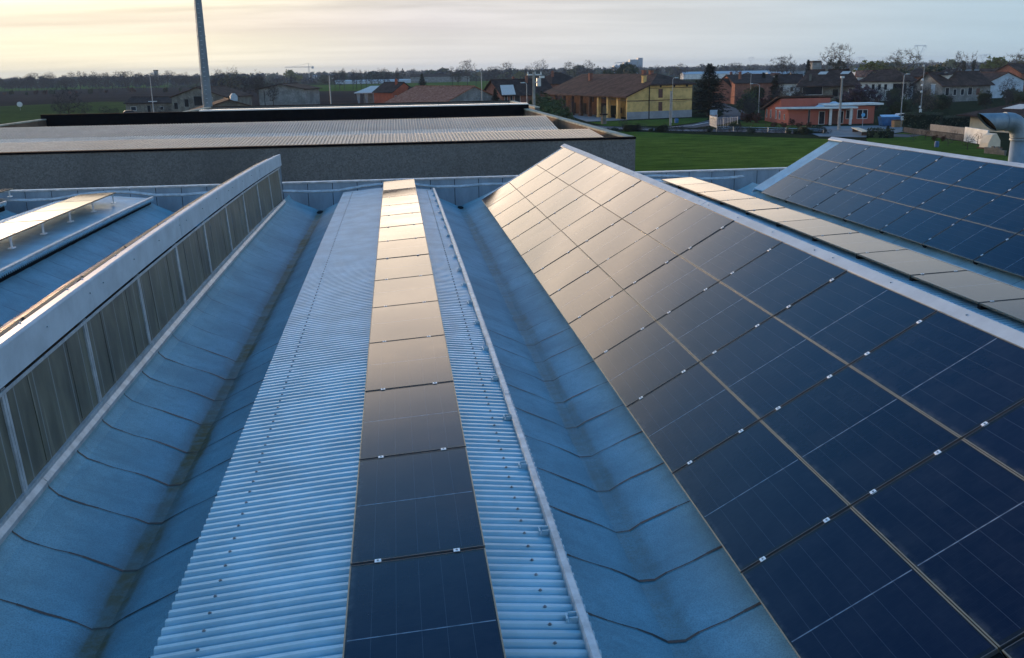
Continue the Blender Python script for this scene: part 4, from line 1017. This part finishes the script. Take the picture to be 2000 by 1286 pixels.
def grow(seed, c=(0, 0, 6.2), r=(3.4, 3.4, 3.6), n=200, fork=2.6, tww=.03, ntw=8, twl=.9, tip=.016, multi=1, top=.72, H=10., drop=.0):
    """bare tree: limbs reach out to points spread through the crown, thick where many limbs meet"""
    rg = random.Random(seed); T = MB(); W = MB(); pos = []; par = []; kids = []
    def node(p, q): pos.append(p); par.append(q); kids.append(0); return len(pos)-1
    for k in range(multi):
        x, y = (0, 0) if multi == 1 else (rg.gauss(0, .3), rg.gauss(0, .3)); prev = -1
        lx, ly = rg.gauss(0, .25), rg.gauss(0, .25)
        if multi > 1: lx, ly = rg.gauss(0, r[0]*.4), rg.gauss(0, r[1]*.4)
        m = 9
        for i in range(m):
            t = i/(m-1); z = t*H*top
            prev = node(Vector((x+lx*t*t+rg.gauss(0, .04)*t, y+ly*t*t+rg.gauss(0, .04)*t, z)), prev)
    pts = []
    while len(pts) < n:
        d = Vector((rg.uniform(-1, 1), rg.uniform(-1, 1), rg.uniform(-1, 1)))
        if d.length > 1 or d.length < .25: continue
        d *= 1+.12*math.sin(d.x*5+seed)+.10*math.sin(d.y*6+seed*2)
        p = Vector((c[0]+d.x*r[0], c[1]+d.y*r[1], c[2]+d.z*r[2]))
        if p.z > fork*.8: pts.append(p)
    pts.sort(key=lambda p: (p-Vector((0, 0, fork))).length)
    tips = []
    for p in pts:
        best = None
        for i, q in enumerate(pos):
            if q.z < fork*.75: continue
            d = (p-q).length
            k = d*(1+.9*max(0, (q.z-p.z+.25*d)/(d+.01)))
            if best is None or k < best[0]: best = (k, i, d)
        i = best[1]; q = pos[i]; d = best[2]; st = max(1, int(d/.8)); prev = i
        for j in range(1, st+1):
            t = j/st; m = q.lerp(p, t)+Vector((rg.gauss(0, .05), rg.gauss(0, .05), -.16*d*math.sin(t*math.pi)*.5))
            prev = node(m if j < st else p, prev)
        tips.append(prev)
    for i in tips:
        while i >= 0: kids[i] += 1; i = par[i]
    rad = [tip*max(1, k)**.46 for k in kids]
    for i, q in enumerate(pos):
        if par[i] >= 0 and kids[i]:
            a = par[i]; ra = rad[a] if rad[a] < rad[i]*1.5 else rad[i]*1.15
            (T if rad[i] > tip*1.8 else W).tube([pos[a], q], [ra, rad[i]], 6 if rad[i] > .05 else 3, cap=False)
    for i in tips:
        p = pos[i]; o = (p-pos[par[i]]).normalized()
        for j in range(ntw):
            d = (o*rg.uniform(.3, 1.)+Vector((rg.gauss(0, .55), rg.gauss(0, .55), rg.gauss(.25-drop, .45)))).normalized(); l = twl*rg.uniform(.45, 1.2)
            e_ = p+d*l; m = p.lerp(e_, .5)+Vector((rg.gauss(0, .06), rg.gauss(0, .06), rg.gauss(0, .05)))
            sd_ = d.orthogonal().normalized(); sd_.rotate(Matrix.Rotation(rg.random()*3, 3, d)); sd_ *= tww/2
            W.add([p-sd_, p+sd_, m+sd_*.8, m-sd_*.8, e_], [(0, 1, 2, 3), (3, 2, 4)])
            f = m+Vector((rg.gauss(0, .3), rg.gauss(0, .3), rg.gauss(.1, .25)))*twl; W.add([m-sd_*.7, m+sd_*.7, f], [(0, 1, 2)])
    zs = max(v[2] for v in W.v); k = H/zs
    for m in (T, W): m.v = [(x*k, y*k, z*k) for x, y, z in m.v]
    return T, W, [pos[i]*k for i in tips]
protos = {}
park = []
def proto(kind, T, W, tm, wm_, extra=None):
    r = empty('tree'); park.append(r)
    T.build('trunk', tm, r)
    W.build('crown', wm_ if isinstance(wm_, list) else [wm_], r)
    protos[kind] = [r, False]
for i in range(5):
    T, W, tips = grow(100+i, (0, 0, (6.2, 6.0, 5.8, 6.4, 6.1)[i]), ((3.1, 2.6, 3.5, 2.3, 2.9)[i],)*2+(3.5,), 240, (2.4, 2.2, 2.2, 3.0, 2.0)[i], tip=.011, ntw=10, tww=.024, twl=.85)
    proto(f'bare{i}', T, W, m_bark, m_twig)
for i in range(2):                                           # slim
    T, W, tips = grow(140+i, (0, 0, 6.4), (1.4, 1.4, 3.6), 150, 2.2, ntw=8, twl=.8, tip=.012, tww=.026)
    proto(f'slim{i}', T, W, m_bark, m_twig)
for i in range(2):                                           # budding willows: pale twigs and small leaf clumps
    T, W, tips = grow(160+i, (0, 0, 5.6), (4.0, 4.0, 4.2), 260, 1.6, twl=1.0, multi=3, ntw=8)
    rg = random.Random(3+i)
    for t in tips:
        if rg.random() < .75: W.leaves(t, (.5, .5, .45), 5, .09, rg, 1, 0)
    proto(f'willow{i}', T, W, m_bark, [m_twigp, m_bud])
for i in range(2):                                           # ivy covered
    T, W, tips = grow(180+i, (0, 0, 6.8), ((3.0, 1.2)[i], (3.0, 1.2)[i], 3.1), (200, 70)[i], 3.2, ntw=10, twl=.8, tip=.013, tww=.025)
    rg = random.Random(8+i)
    for j in range(620):
        q = rg.choice(T.v)
        if q[2] > (6.6, 7.2)[i] or math.hypot(q[0], q[1]) > (1.5, .8)[i]: continue
        W.leaves((q[0], q[1], q[2]+rg.uniform(-.3, .3)), (.36, .36, .34), 6, .10, rg, 1, .3)
    proto(f'ivy{i}', T, W, m_bark, [m_twigp, m_ivy])
T, W, tips = grow(200, (0, 0, 5.2), (4.2, 4.2, 4.6), 170, .6, ntw=9, twl=1.1, multi=7, top=.55, tww=.04)
proto('thicket', T, W, m_bark, m_twig)
T, W, tips = grow(201, (0, 0, 6.2), (4.2, 4.2, 3.4), 60, 2.6, ntw=5, twl=.9, tip=.035, tww=.06)
proto('fruit', T, W, m_bark, m_twigp)
def leafy(kind, seed, mt, lobes, n, size, stem=.12, H=10.):
    rg = random.Random(seed); T = MB(); W = MB()
    T.tube([(0, 0, 0), (rg.gauss(0, .1), rg.gauss(0, .1), H*.4), (rg.gauss(0, .3), 0, H*.75)], [.03*H, .02*H, .006*H], 6)
    for c, r in lobes:
        T.tube([(0, 0, H*.3), (c[0]*.5, c[1]*.5, H*.3+(c[2]-H*.3)*.6), c], [.014*H, .010*H, .004*H], 5)
        for j in range(n//26):
            d = Vector((rg.gauss(0, 1), rg.gauss(0, 1), rg.gauss(0, 1))).normalized()*rg.uniform(.55, 1.08)
            cc = (c[0]+d.x*r[0], c[1]+d.y*r[1], max(.3, c[2]+d.z*r[2])); s = rg.uniform(.14, .30)*min(r)
            W.leaves(cc, (s*1.3, s*1.3, s), 40, size, rg, 0, .2)
    proto(kind, T, W, m_bark, mt)
leafy('evergreen', 5, m_leafd, [((0, 0, 5.4), (3.6, 3.6, 4.0)), ((2.6, .6, 4.8), (2.6, 2.6, 3.6)), ((-2.6, 0, 4.6), (2.6, 2.6, 3.6)), ((0, 1.6, 7.2), (2.5, 2.5, 2.4)), ((1.2, -1.5, 3), (3.0, 2.5, 2.8))], 1700, .22)
leafy('bush_dark', 6, m_leafd, [((0, 0, 4.6), (3.6, 3.4, 4.8)), ((2.3, .5, 3.4), (2.6, 2.6, 3.4)), ((-2.3, -.4, 3.6), (2.8, 2.8, 3.6))], 1500, .26)
leafy('bush_green', 7, m_leafg, [((0, 0, 4.6), (3.6, 3.4, 4.8)), ((2.2, .8, 4.4), (2.6, 2.6, 3.8)), ((-2.3, -.4, 3.4), (2.8, 2.8, 3.4))], 1500, .22)
leafy('bush_maroon', 8, m_maroon, [((0, 0, 5.5), (4.2, 4, 4.2)), ((2.8, .5, 4.6), (3, 3, 3.4)), ((-2.8, -.4, 4.8), (3.2, 3, 3.8))], 1300, .26)
leafy('bush_rust', 9, m_rust, [((0, 0, 5), (3.6, 3, 4.6)), ((2, .5, 4), (2.6, 2.6, 3.6))], 900, .3)
leafy('bush_yellow', 10, m_fors, [((0, 0, 5), (3.2, 3, 4.6)), ((2, .5, 4), (2.6, 2.6, 3.6))], 900, .24)
leafy('crownmid', 11, m_bud, [((0, 0, 6), (3.6, 3.6, 3.6)), ((2.4, .5, 5.4), (2.6, 2.6, 3.0)), ((-2.2, -.4, 6.8), (2.6, 2.6, 2.8)), ((.4, .6, 8), (2.2, 2.2, 1.8))], 900, .22)
def conifer(kind, seed, wdt, dens=1., mt=None):
    rg = random.Random(seed); T = MB(); W = MB(); H = 10.
    T.tube([(0, 0, 0), (0, 0, H*.6), (0, 0, H*.98)], [.24, .14, .02], 8)
    z = .9
    while z < H*.99:
        k = 1-(z/H); L = wdt*(k**.8)*rg.uniform(.75, 1.12)+.12; n = int(9+8*k)
        for i in range(n):
            a = rg.random()*6.283; l = L*rg.uniform(.6, 1.1); dr = rg.uniform(-.1, .35)
            tip = Vector((math.cos(a)*l, math.sin(a)*l, z-dr*l*.5)); b0 = Vector((0, 0, z))
            W.tube([b0, b0.lerp(tip, .6)+Vector((0, 0, .05)), tip], [.03, .02, .006], 3, cap=False)
            m = int((8+20*l)*dens)
            for j in range(m):
                t = rg.uniform(.15, 1.); p = b0.lerp(tip, t); w_ = .30*l*(1.15-t)+.10
                q = p+Vector((rg.gauss(0, w_*.55), rg.gauss(0, w_*.55), rg.gauss(-.06, .09)))
                d = Vector((math.cos(a), math.sin(a), rg.uniform(-.5, .2))).normalized()*rg.uniform(.2, .42); s = Vector((-math.sin(a), math.cos(a), rg.gauss(0, .4))).normalized()*.10
                W.add([q-s, q+s, q+d], [(0, 1, 2)])
        z += rg.uniform(.26, .40)*(.6+.6*k)
    proto(kind, T, W, m_bark, mt or m_needle)
conifer('conifer', 31, 3.5, .62); conifer('fir', 32, 2.4, .8); conifer('cypress', 33, 1.4, .9)
def tree(kind, u, Y, vt, name, label, cat='tree', group=None, h=None, wide=1.):
    pr = protos[kind]; p = gY(u, Y) if Y is not None else u
    H = h or up(u, vt, p)
    if not pr[1]: o = pr[0]; pr[1] = True
    else: o = copy_tree(pr[0])
    o.name = name; o.location = p; o.rotation_euler = (0, 0, rnd.random()*6.28); o.scale = (H/10*wide, H/10*wide, H/10)
    for q in ('label', 'category', 'group'):
        if q in o: del o[q]
    return tag(o, label, cat, group)
# single trees that stand out
tree('conifer', 1383, 243, 124, 'conifer_tree', 'tall dark conifer right beside the yellow farm', wide=1.45)
tree('ivy0', 1632, 420, 78, 'ivy_clad_tree', 'tallest bare tree with ivy clad trunk on the right skyline', wide=1.2)
tree('bare0', 1526, 420, 103, 'bare_tree', 'bare tree with a dark nest on the skyline over the village', wide=1.1)
tree('willow0', 1758, 390, 91, 'budding_tree', 'broad budding tree with fine pale branches right of centre village', wide=1.5)
tree('willow1', 1990, 380, 84, 'budding_tree', 'tall budding tree cut by the right edge of the skyline', wide=1.3)
tree('slim0', 1866, 400, 97, 'bare_tree', 'bare slim tree left of the two ivy trunks at right', wide=.9)
tree('ivy1', 1877, 405, 98, 'ivy_clad_tree', 'ivy clad trunk with few branches, left of a pair at right', wide=.75)
tree('ivy1', 1897, 402, 96, 'ivy_clad_tree', 'ivy clad trunk with few branches, right of a pair at right', wide=.6)
tree('evergreen', 1832, 335, 122, 'evergreen_tree', 'large rounded dark evergreen above the pale blue villa', wide=1.15)
tree('evergreen', 1757, 350, 131, 'evergreen_tree', 'rounded dark evergreen behind the white house', wide=.9)
tree('crownmid', 1944, 500, 110, 'leafy_tree', 'greyish green round tree on the far right skyline', wide=1.2)
tree('crownmid', 1707, 480, 118, 'leafy_tree', 'pale green spreading trees behind the pavilion', wide=1.6)
tree('cypress', 1576, 560, 117, 'cypress_tree', 'pointed dark cypress beside the stubby tower', wide=1.3)
tree('fir', 1512, 300, 145, 'fir_tree', 'dark fir behind the curved street lamp, right one', wide=1.2)
tree('fir', 1489, 320, 141, 'fir_tree', 'dark fir behind the curved street lamp, left one', wide=1.0)
tree('evergreen', 1470, 275, 166, 'dark_bush', 'dense dark bush behind the yellow green shrub', wide=1.1)
tree('bush_green', 1461, 250, 176, 'green_bush', 'yellow green bush left of the coral building', wide=.95)
tree('willow0', 1542, 236, 163, 'budding_tree', 'yellowish bushy tree right behind the coral building', wide=1.2)
tree('bare3', 1560, 232, 158, 'bare_tree', 'dark bare tree before the glazed veranda', wide=1.0)
tree('bush_maroon', 1682, 236, 163, 'maroon_tree', 'dark maroon leaved tree right behind the coral building', wide=1.15)
tree('bush_maroon', 1656, 240, 176, 'maroon_tree', 'smaller maroon shrub left of the dark maroon tree', wide=1.0)
tree('bare1', 1712, 262, 158, 'bare_tree', 'bare tree in front of the white house, left one', wide=.9)
tree('bare2', 1726, 258, 166, 'bare_tree', 'bare tree in front of the white house, right one', wide=.8)
tree('bare2', 1966, 270, 148, 'bare_tree', 'bare spreading tree in front of the white gable', wide=1.1)
tree('bush_yellow', 1826, 280, 184, 'flowering_bush', 'yellow green flowering bush below the pale blue villa', 'bush', wide=.8)
tree('thicket', 136, 330, 166, 'bare_thicket', 'big bare many stemmed thicket in the left meadow', wide=1.05)
for u, Y, vt, lb in ((118, 345, 196, 'low scrub left of the bare thicket'), (165, 340, 198, 'dense grey scrub right of the bare thicket'), (205, 330, 206, 'low scrub between thicket and stone house'), (224, 322, 210, 'low scrub in front of the stone house'), (318, 300, 204, 'dark shrub by the crossarm lamp post')):
    tree('thicket', u, Y, vt, 'scrub', lb, 'bush', wide=1.5)
tree('willow1', 452, 460, 123, 'budding_tree', 'yellow green budding tree just right of the tall mast', wide=.9)
for u, vt, w_, lb in ((432, 131, 1.1, 'first dark bare tree right of the tall mast'), (470, 137, 1.2, 'bushy bare tree right of the budding tree'), (488, 141, 1.0, 'bare tree left of the grey barn')):
    tree('bare4', u, 465, vt, 'bare_tree', lb, wide=w_)
for u, Y, vt, lb in ((505, 430, 132, 'bare tree behind the left corner of the barn'), (535, 350, 148, 'bare tree standing in front of the barn'), (512, 440, 136, 'slim bare tree behind the barn'), (575, 600, 140, 'bare tree behind the right end of the barn')):
    tree('bare1', u, Y, vt, 'bare_tree', lb, wide=.8)
tree('conifer', 826, 450, 143, 'conifer_tree', 'dark conifer behind the orange house', wide=.9)
tree('fir', 968, 300, 172, 'fir_tree', 'small dark conical tree at the end of the terracotta barn', wide=1.2)
tree('bush_green', 1062, 200, 178, 'green_bush', 'green leafy bush right of the transformer pole', 'bush', wide=1.0)
tree('bush_green', 1083, 205, 188, 'green_bush', 'lower green bush before the portico', 'bush', wide=1.2)
tree('bush_dark', 1056, 225, 176, 'dark_bush', 'dark bush behind the transformer pole', 'bush', wide=.9)
tree('thicket', 1096, 222, 182, 'bare_thicket', 'bare brushwood in front of the portico end', 'bush', wide=1.1)
tree('bush_rust', 1546, 196.2, 230, 'red_shrub', 'small dark red shrub at the coral wall corner', 'bush', wide=1.0)
tree('bush_green', 1434, 191, 236, 'roadside_bush', 'large dense bush on the verge below the lane', 'bush', wide=1.3)
tree('thicket', 1217, 199, 231, 'dry_shrub', 'dry brown shrub at the field edge by the gate post', 'bush', wide=1.2)
for i, (u, v, vt) in enumerate(((1783, 278, 254), (1807, 274, 246), (1851, 287, 262), (1863, 276, 248), (1889, 294, 261), (1909, 283, 256))):
    p = G(u, v); tree('fruit', p, None, 0, 'fruit_tree', f'small bare fruit tree in the orchard, {ordinal(i)} from the left', 'tree', 'fruit trees in the orchard', h=up(u, vt, p), wide=1.)
for u, v, vt, lb in ((1826, 276, 262, 'small red brown shrub on the orchard edge, left one'), (1843, 277, 263, 'small red brown shrub on the orchard edge, right one')):
    p = G(u, v); tree('bush_rust', p, None, 0, 'red_shrub', lb, 'bush', h=up(u, vt, p))
p = G(1733, 269); tree('cypress', p, None, 0, 'dwarf_conifer', 'small dark conical shrub beside the clipped hedge', 'bush', h=2.0, wide=2.2)
p = G(1711, 271); tree('bush_green', p, None, 0, 'small_bush', 'small light green bush at the foot of the hedge', 'bush', h=1.0)
# reddish shrubs along the front of the coral building and the road verge
for i, u in enumerate((1452, 1466, 1479)):
    tree('bush_rust', u, 212-i*2, 218, 'red_hedge_shrub', f'red brown hedge shrub beside the lane, {ordinal(i)} from the left', 'bush', 'red hedge shrubs', h=2.4, wide=1.4)
for i, u in enumerate((1512, 1530, 1562, 1580)):
    p = G(u, 249.5); tree('bush_rust', p, None, 0, 'low_shrub', f'low leafless shrub before the coral building, {ordinal(i)} from the left', 'bush', 'low shrubs before the coral building', h=1.2, wide=1.6)
rg = random.Random(77)
for i in range(34):                                          # scrub on the bank between road and field
    u = 1190+i*13+rg.uniform(-4, 4); v = 256+.013*(u-1190)+rg.uniform(-1, 1.5); p = G(u, v)
    tree(rg.choice(['thicket', 'thicket', 'bush_dark']), p, None, 0, 'verge_scrub', 'low dark scrub on the bank between road and green field', 'bush', 'scrub along the green field', h=rg.uniform(.7, 1.7), wide=rg.uniform(1.3, 2.2))
def hedge(label, a, c, w_, h, mt, seed):
    a, c = Vector((a[0], a[1], 0)), Vector((c[0], c[1], 0)); L = (c-a).length; rg = random.Random(seed); W = MB()
    r = empty('hedge', a, math.atan2(c.y-a.y, c.x-a.x), label, 'hedge')
    core = MB(); core.box(.15, -w_/2+.2, 0, L-.15, w_/2-.2, h-.25); core.build('stems', m_needle, r)
    for i in range(int(L*h*26)):
        x = rg.random()*L; f = rg.choice('ftttb')
        y, z = {'f': (-w_/2, rg.random()*h), 'b': (w_/2, rg.random()*h), 't': (rg.uniform(-w_/2, w_/2), h)}[f]
        W.leaves((x, y+rg.gauss(0, .06), z+rg.gauss(0, .07)), (.16, .16, .12), 5, .10, rg, 0, .2)
    W.build('foliage', mt, r)
hedge('tall clipped dark hedge right of the forecourt', (92.5, 171.5), (97.6, 167.5), 3.5, 3.2, m_leafd, 1)
hedge('long dark hedge behind the garden wall', (97, 176), (112, 181), 1.6, 2.0, m_leafd, 2)
hedge('low clipped hedge at the end of the bench', (79.2, 158.2), (81.6, 154.8), 2.2, 1.4, m_leafd, 3)
# garden trees and bushes filling the village
spots = []
rg = random.Random(12); kinds = ['bare0', 'bare2', 'bare3', 'bush_dark', 'thicket', 'evergreen', 'bare4', 'bush_dark', 'willow0', 'bush_rust']
k = 0
for i in range(95):
    u = rg.uniform(1445, 2040); Y = rg.uniform(215, 300) if i % 3 else rg.uniform(300, 520)
    p = gY(u, Y)
    if 1485 < u < 1715 and Y < 222: continue
    if 1872 < u and Y < 240: Y = rg.uniform(222, 285); p = gY(u, Y)
    kd = rg.choice(kinds); h = rg.uniform(3.0, 5.6) if Y < 300 else rg.uniform(4.5, 9)
    if kd.startswith('bare') or kd.startswith('wil'): h *= 1.35
    if 1672 < u < 1745 and 222 < Y < 322 : h *= .55
    if 1812 < u < 2000 and Y < 300: h = min(h, 4.2)
    lb = {'b': 'bare garden tree among the village houses', 't': 'grey leafless thicket among the village houses', 'e': 'dark evergreen bush among the village houses', 'w': 'pale budding tree among the village houses'}[kd[0]]
    if kd == 'bush_dark': lb = 'dark leafy bush among the village houses'
    if kd == 'bush_rust': lb = 'reddish shrub among the village houses'
    tree(kd, p, None, 0, {'b': 'garden_tree', 't': 'garden_thicket', 'e': 'garden_bush', 'w': 'garden_tree'}[kd[0]] if not kd.startswith('bush') else 'garden_bush', lb, 'tree' if not (kd.startswith('bush') or kd[0] in 'te') else 'bush', 'garden plants in the village', h=h, wide=rg.uniform(.9, 1.3))
# tree rows in the plain
for u, vt in ((913, 113), (989, 118), (1055, 113), (1112, 117), (1150, 114), (1128, 124), (963, 126), (1030, 126), (895, 130), (1190, 128), (1440, 119), (1385, 122), (1330, 121), (1282, 124)):
    tree(rg.choice(['bare0', 'bare2', 'bare4']), u, 780+rg.uniform(-30, 60), vt, 'bare_tree', f'bare roundish tree on the skyline, {"tall and wide" if vt < 119 else "of middling height"}, between barn roofs and conifer', 'tree', 'bare skyline trees in the middle', wide=rg.uniform(.9, 1.15))
for i, u in enumerate((655, 664, 673, 690, 697, 706, 716, 727, 740, 752, 760, 777, 884, 930, 950)):
    tree(rg.choice(['slim0', 'slim1', 'bare1', 'bare3']), u, 700+i*9+rg.uniform(-20, 20), 134+rg.uniform(-3, 4)-(u-655)*.012, 'field_tree', 'slim bare tree in the row along the pale green field', 'tree', 'row of slim trees in the pale field', wide=rg.uniform(.8, 1.1))
for i in range(62):
    u = -25+i*6.9+rg.uniform(-4, 4)
    tree(rg.choice(['bare0', 'bare1', 'bare2', 'bare3', 'bare4', 'slim0']), u, 1080+rg.uniform(-60, 130), 147-u*.012+rg.choice([-7, -4, -2, 0, 2, 4, 6])+rg.uniform(-1, 1), 'hedgerow_tree', 'bare tree in the hazy row beyond the ploughed field', 'tree', 'tree row beyond the ploughed field', wide=rg.uniform(1.0, 1.45))
for i in range(22):
    u = -10+i*20+rg.uniform(-8, 8)
    tree(rg.choice(['thicket', 'bush_dark', 'bush_rust']), u, 800+rg.uniform(-30, 40), 0, 'field_bush', 'small dark bush on the far edge of the ploughed field', 'bush', 'bushes beyond the ploughed field', h=rg.uniform(2.5, 5), wide=1.3)
for i in range(84):
    u = 470+i*18.6+rg.uniform(-10, 10); Y = rg.choice([1150, 1400, 1750])+rg.uniform(-90, 90)
    tree(rg.choice(['bare0', 'bare2', 'bare4', 'bare3', 'crownmid', 'bush_dark', 'evergreen']), u, Y, 145-(u-500)*.0165+rg.choice([-8, -5, -2, 0, 2, 4])+rg.uniform(-1, 1), 'distant_tree', 'hazy distant tree in the long wooded skyline', 'tree', 'distant trees of the wooded skyline', wide=rg.uniform(1.0, 1.5))
for u, Y, vt in ((1190, 640, 134), (1205, 630, 136), (1225, 660, 121), (1232, 650, 128)):
    tree('evergreen', u, Y, vt, 'dark_tree', 'dark dense tree behind the farm in front of the silos', 'tree', 'dark trees in front of the silos', wide=.9)
# far woods: nobody could count them
W = MB(); rg = random.Random(99)
for i in range(1500):
    Y = rg.choice([1300, 1900, 2300, 2900, 3800])*rg.uniform(.93, 1.07); u = rg.uniform(-150, 2150); p = gY(u, Y)
    h = rg.uniform(7, 13)*(1+Y/9000); r_ = rg.uniform(4, 9)*(1+Y/5000)
    if u < 700 and Y < 1800: h *= .7
    W.leaves((p.x, p.y, h*.5), (r_, r_, h*.55), 46, 1.5*(1+Y/4000), rg, 0 if rg.random() < .75 else 1, .35)
tag(W.build('distant_wood', [m_twig, m_leafd]), 'hazy band of distant woods along the whole horizon', 'wood', None, 'stuff')
for k_, (r, used) in protos.items():                         # a kind that found no place is taken out again
    if not used:
        for c in list(r.children): bpy.data.objects.remove(c)
        bpy.data.objects.remove(r)

# ------------------------------------------------------------------ air over the plain
wz = N('air'); wz.t.nodes.remove(wz.bsdf); out = [n for n in wz.t.nodes if n.type == 'OUTPUT_MATERIAL'][0]
pv = wz.n('VolumePrincipled'); pv.inputs['Color'].default_value = (.66, .84, 1.0, 1); pv.inputs['Density'].default_value = HAZE; pv.inputs['Anisotropy'].default_value = 0
wz.l(pv.outputs[0], out.inputs['Volume'])
b = MB(); b.box(-9200, -2200, -1, 9200, 9200, 62)
tag(b.build('haze', wz.mat), kind='stuff')

# ------------------------------------------------------------------ camera
cam = bpy.data.cameras.new('camera'); co = bpy.data.objects.new('camera', cam); col.objects.link(co)
cam.sensor_width = 36; cam.lens = F/2000*36; cam.clip_start = .1; cam.clip_end = 60000
m3 = Matrix((rt, -dn, -fw)).transposed()
co.matrix_world = Matrix.Translation((0, 0, CZ)) @ m3.to_4x4()
sc.camera = co

# ------------------------------------------------------------------ sky and sun
SUN_AZ, SUN_EL = R(-29), R(3.2)            # left of the view, low over the fields
sd = Vector((math.sin(SUN_AZ)*math.cos(SUN_EL), math.cos(SUN_AZ)*math.cos(SUN_EL), math.sin(SUN_EL)))
sun = bpy.data.lights.new('sun', 'SUN'); so = bpy.data.objects.new('sun', sun); col.objects.link(so)
sun.energy = SUN_E; sun.color = (1, .62, .34); sun.angle = R(5)
so.rotation_euler = (-sd).to_track_quat('-Z', 'Y').to_euler()
w = bpy.data.worlds.new('World'); sc.world = w; w.use_nodes = True
nt = w.node_tree; bg = nt.nodes['Background']
def wn(kind, **kw):
    x = nt.nodes.new('ShaderNode'+kind)
    for k, v in kw.items(): setattr(x, k, v)
    return x
def wl(a, b): nt.links.new(a, b)
def wm(op, a, b=None, c=None):
    x = wn('Math', operation=op)
    for i, q in enumerate((a, b, c)):
        if q is None: continue
        if isinstance(q, (int, float)): x.inputs[i].default_value = q
        else: wl(q, x.inputs[i])
    return x.outputs[0]
def wr(f, lo, hi, a=0., b=1., it='SMOOTHSTEP'):
    x = wn('MapRange'); wl(f, x.inputs[0]); x.interpolation_type = it
    for i, q in enumerate((lo, hi, a, b)): x.inputs[i+1].default_value = q
    return x.outputs[0]
def wmix(f, a, b, mode='MIX'):
    x = wn('Mix', data_type='RGBA', blend_type=mode)
    for i, q in ((0, f), (6, a), (7, b)):
        if isinstance(q, (int, float)): x.inputs[i].default_value = q
        elif isinstance(q, tuple): x.inputs[i].default_value = (*q, 1)
        else: wl(q, x.inputs[i])
    return x.outputs[2]
sky = wn('TexSky', sky_type='NISHITA'); sky.sun_disc = False
sky.sun_elevation = SUN_EL; sky.sun_rotation = SUN_AZ
sky.air_density = 1.0; sky.dust_density = 1.2; sky.ozone_density = 2.0
tc = wn('TexCoord').outputs['Generated']
nv = wn('VectorMath', operation='NORMALIZE'); wl(tc, nv.inputs[0])
sep = wn('SeparateXYZ'); wl(nv.outputs[0], sep.inputs[0])
dt = wn('VectorMath', operation='DOT_PRODUCT'); wl(nv.outputs[0], dt.inputs[0]); dt.inputs[1].default_value = sd
s_ = dt.outputs['Value']; e_ = sep.outputs[2]
ep = wm('MAXIMUM', e_, 0.)
# thin cloud sheet: noise on a flat layer overhead, so bands run together towards the horizon
dv = wm('ADD', ep, .06)
cx = wn('CombineXYZ'); wl(wm('DIVIDE', sep.outputs[0], dv), cx.inputs[0]); wl(wm('DIVIDE', sep.outputs[1], dv), cx.inputs[1])
def wnoise(scale, detail, rough, st):
    m = wn('VectorMath', operation='MULTIPLY'); wl(cx.outputs[0], m.inputs[0]); m.inputs[1].default_value = st
    n = wn('TexNoise'); wl(m.outputs[0], n.inputs['Vector']); n.inputs['Scale'].default_value = scale
    n.inputs['Detail'].default_value = detail; n.inputs['Roughness'].default_value = rough; n.inputs['Distortion'].default_value = .4
    return n.outputs['Fac']
n1 = wnoise(.42, 6, .58, (.55, 1.25, 1)); n2 = wnoise(1.1, 5, .6, (.4, 1.3, 1))
cl0 = wm('ADD', wm('MULTIPLY', n1, .65), wm('MULTIPLY', n2, .35))
clouds = wr(cl0, .36, .64)
veil = wmix(wr(s_, .42, .90), VEIL_COOL, VEIL_MID)
veil = wmix(wr(s_, .84, .985), veil, VEIL_WARM)
# brighter lit cloud sheet a little above the horizon on the sunset side
boost = wm('MULTIPLY', wm('MULTIPLY', wr(e_, .06, .125), wr(e_, .21, .42, 1, 0)), wr(s_, .50, .92, .24, 1.))
veil = wmix(wm('MINIMUM', wm('MULTIPLY', boost, 1.5), .9), veil, VEIL_PEACH)
amp = wm('ADD', wm('MULTIPLY_ADD', boost, BOOST, 1.0), wm('MULTIPLY', wr(s_, .965, 1.0), wm('MULTIPLY', wr(e_, .06, .12), 5.0)))
cm = wr(clouds, 0, 1, .45, 1.35, 'LINEAR')
cm = wm('MULTIPLY_ADD', wm('SUBTRACT', cm, 1.0), wm('MULTIPLY', wr(e_, .03, .13, .16, 1.0), wr(s_, .55, .9, .45, 1.)), 1.0)
bank = wm('MULTIPLY', wm('MULTIPLY', wr(wm('ADD', e_, wm('MULTIPLY', wm('SUBTRACT', n2, .5), .012)), .031, .043), wr(wm('ADD', e_, wm('MULTIPLY', wm('SUBTRACT', n1, .5), .02)), .052, .068, 1, 0)), wr(s_, .75, .95))
veil = wmix(bank, veil, wmix(1.0, veil, (.94, .915, .96), 'MULTIPLY'))
vm = wn('VectorMath', operation='SCALE'); wl(veil, vm.inputs[0]); wl(wm('MULTIPLY', amp, cm), vm.inputs['Scale'])
low = wr(e_, .26, .54, 1., .0)
fac = wm('MULTIPLY', low, wr(wm('ADD', clouds, wr(e_, .03, .3, 1., 0.)), 0., 1., .72, 1., 'LINEAR'))
tinted = wmix(1.0, sky.outputs[0], SKY_TINT, 'MULTIPLY')
wl(wmix(fac, tinted, vm.outputs[0]), bg.inputs[0])
bg.inputs[1].default_value = SKY_STRENGTH

sc.view_settings.view_transform = 'Standard'; sc.view_settings.look = 'None'
sc.view_settings.exposure = EXPOSURE; sc.view_settings.gamma = 1.0
sc.cycles.max_bounces = 5; sc.cycles.volume_bounces = 0; sc.cycles.volume_step_rate = 1
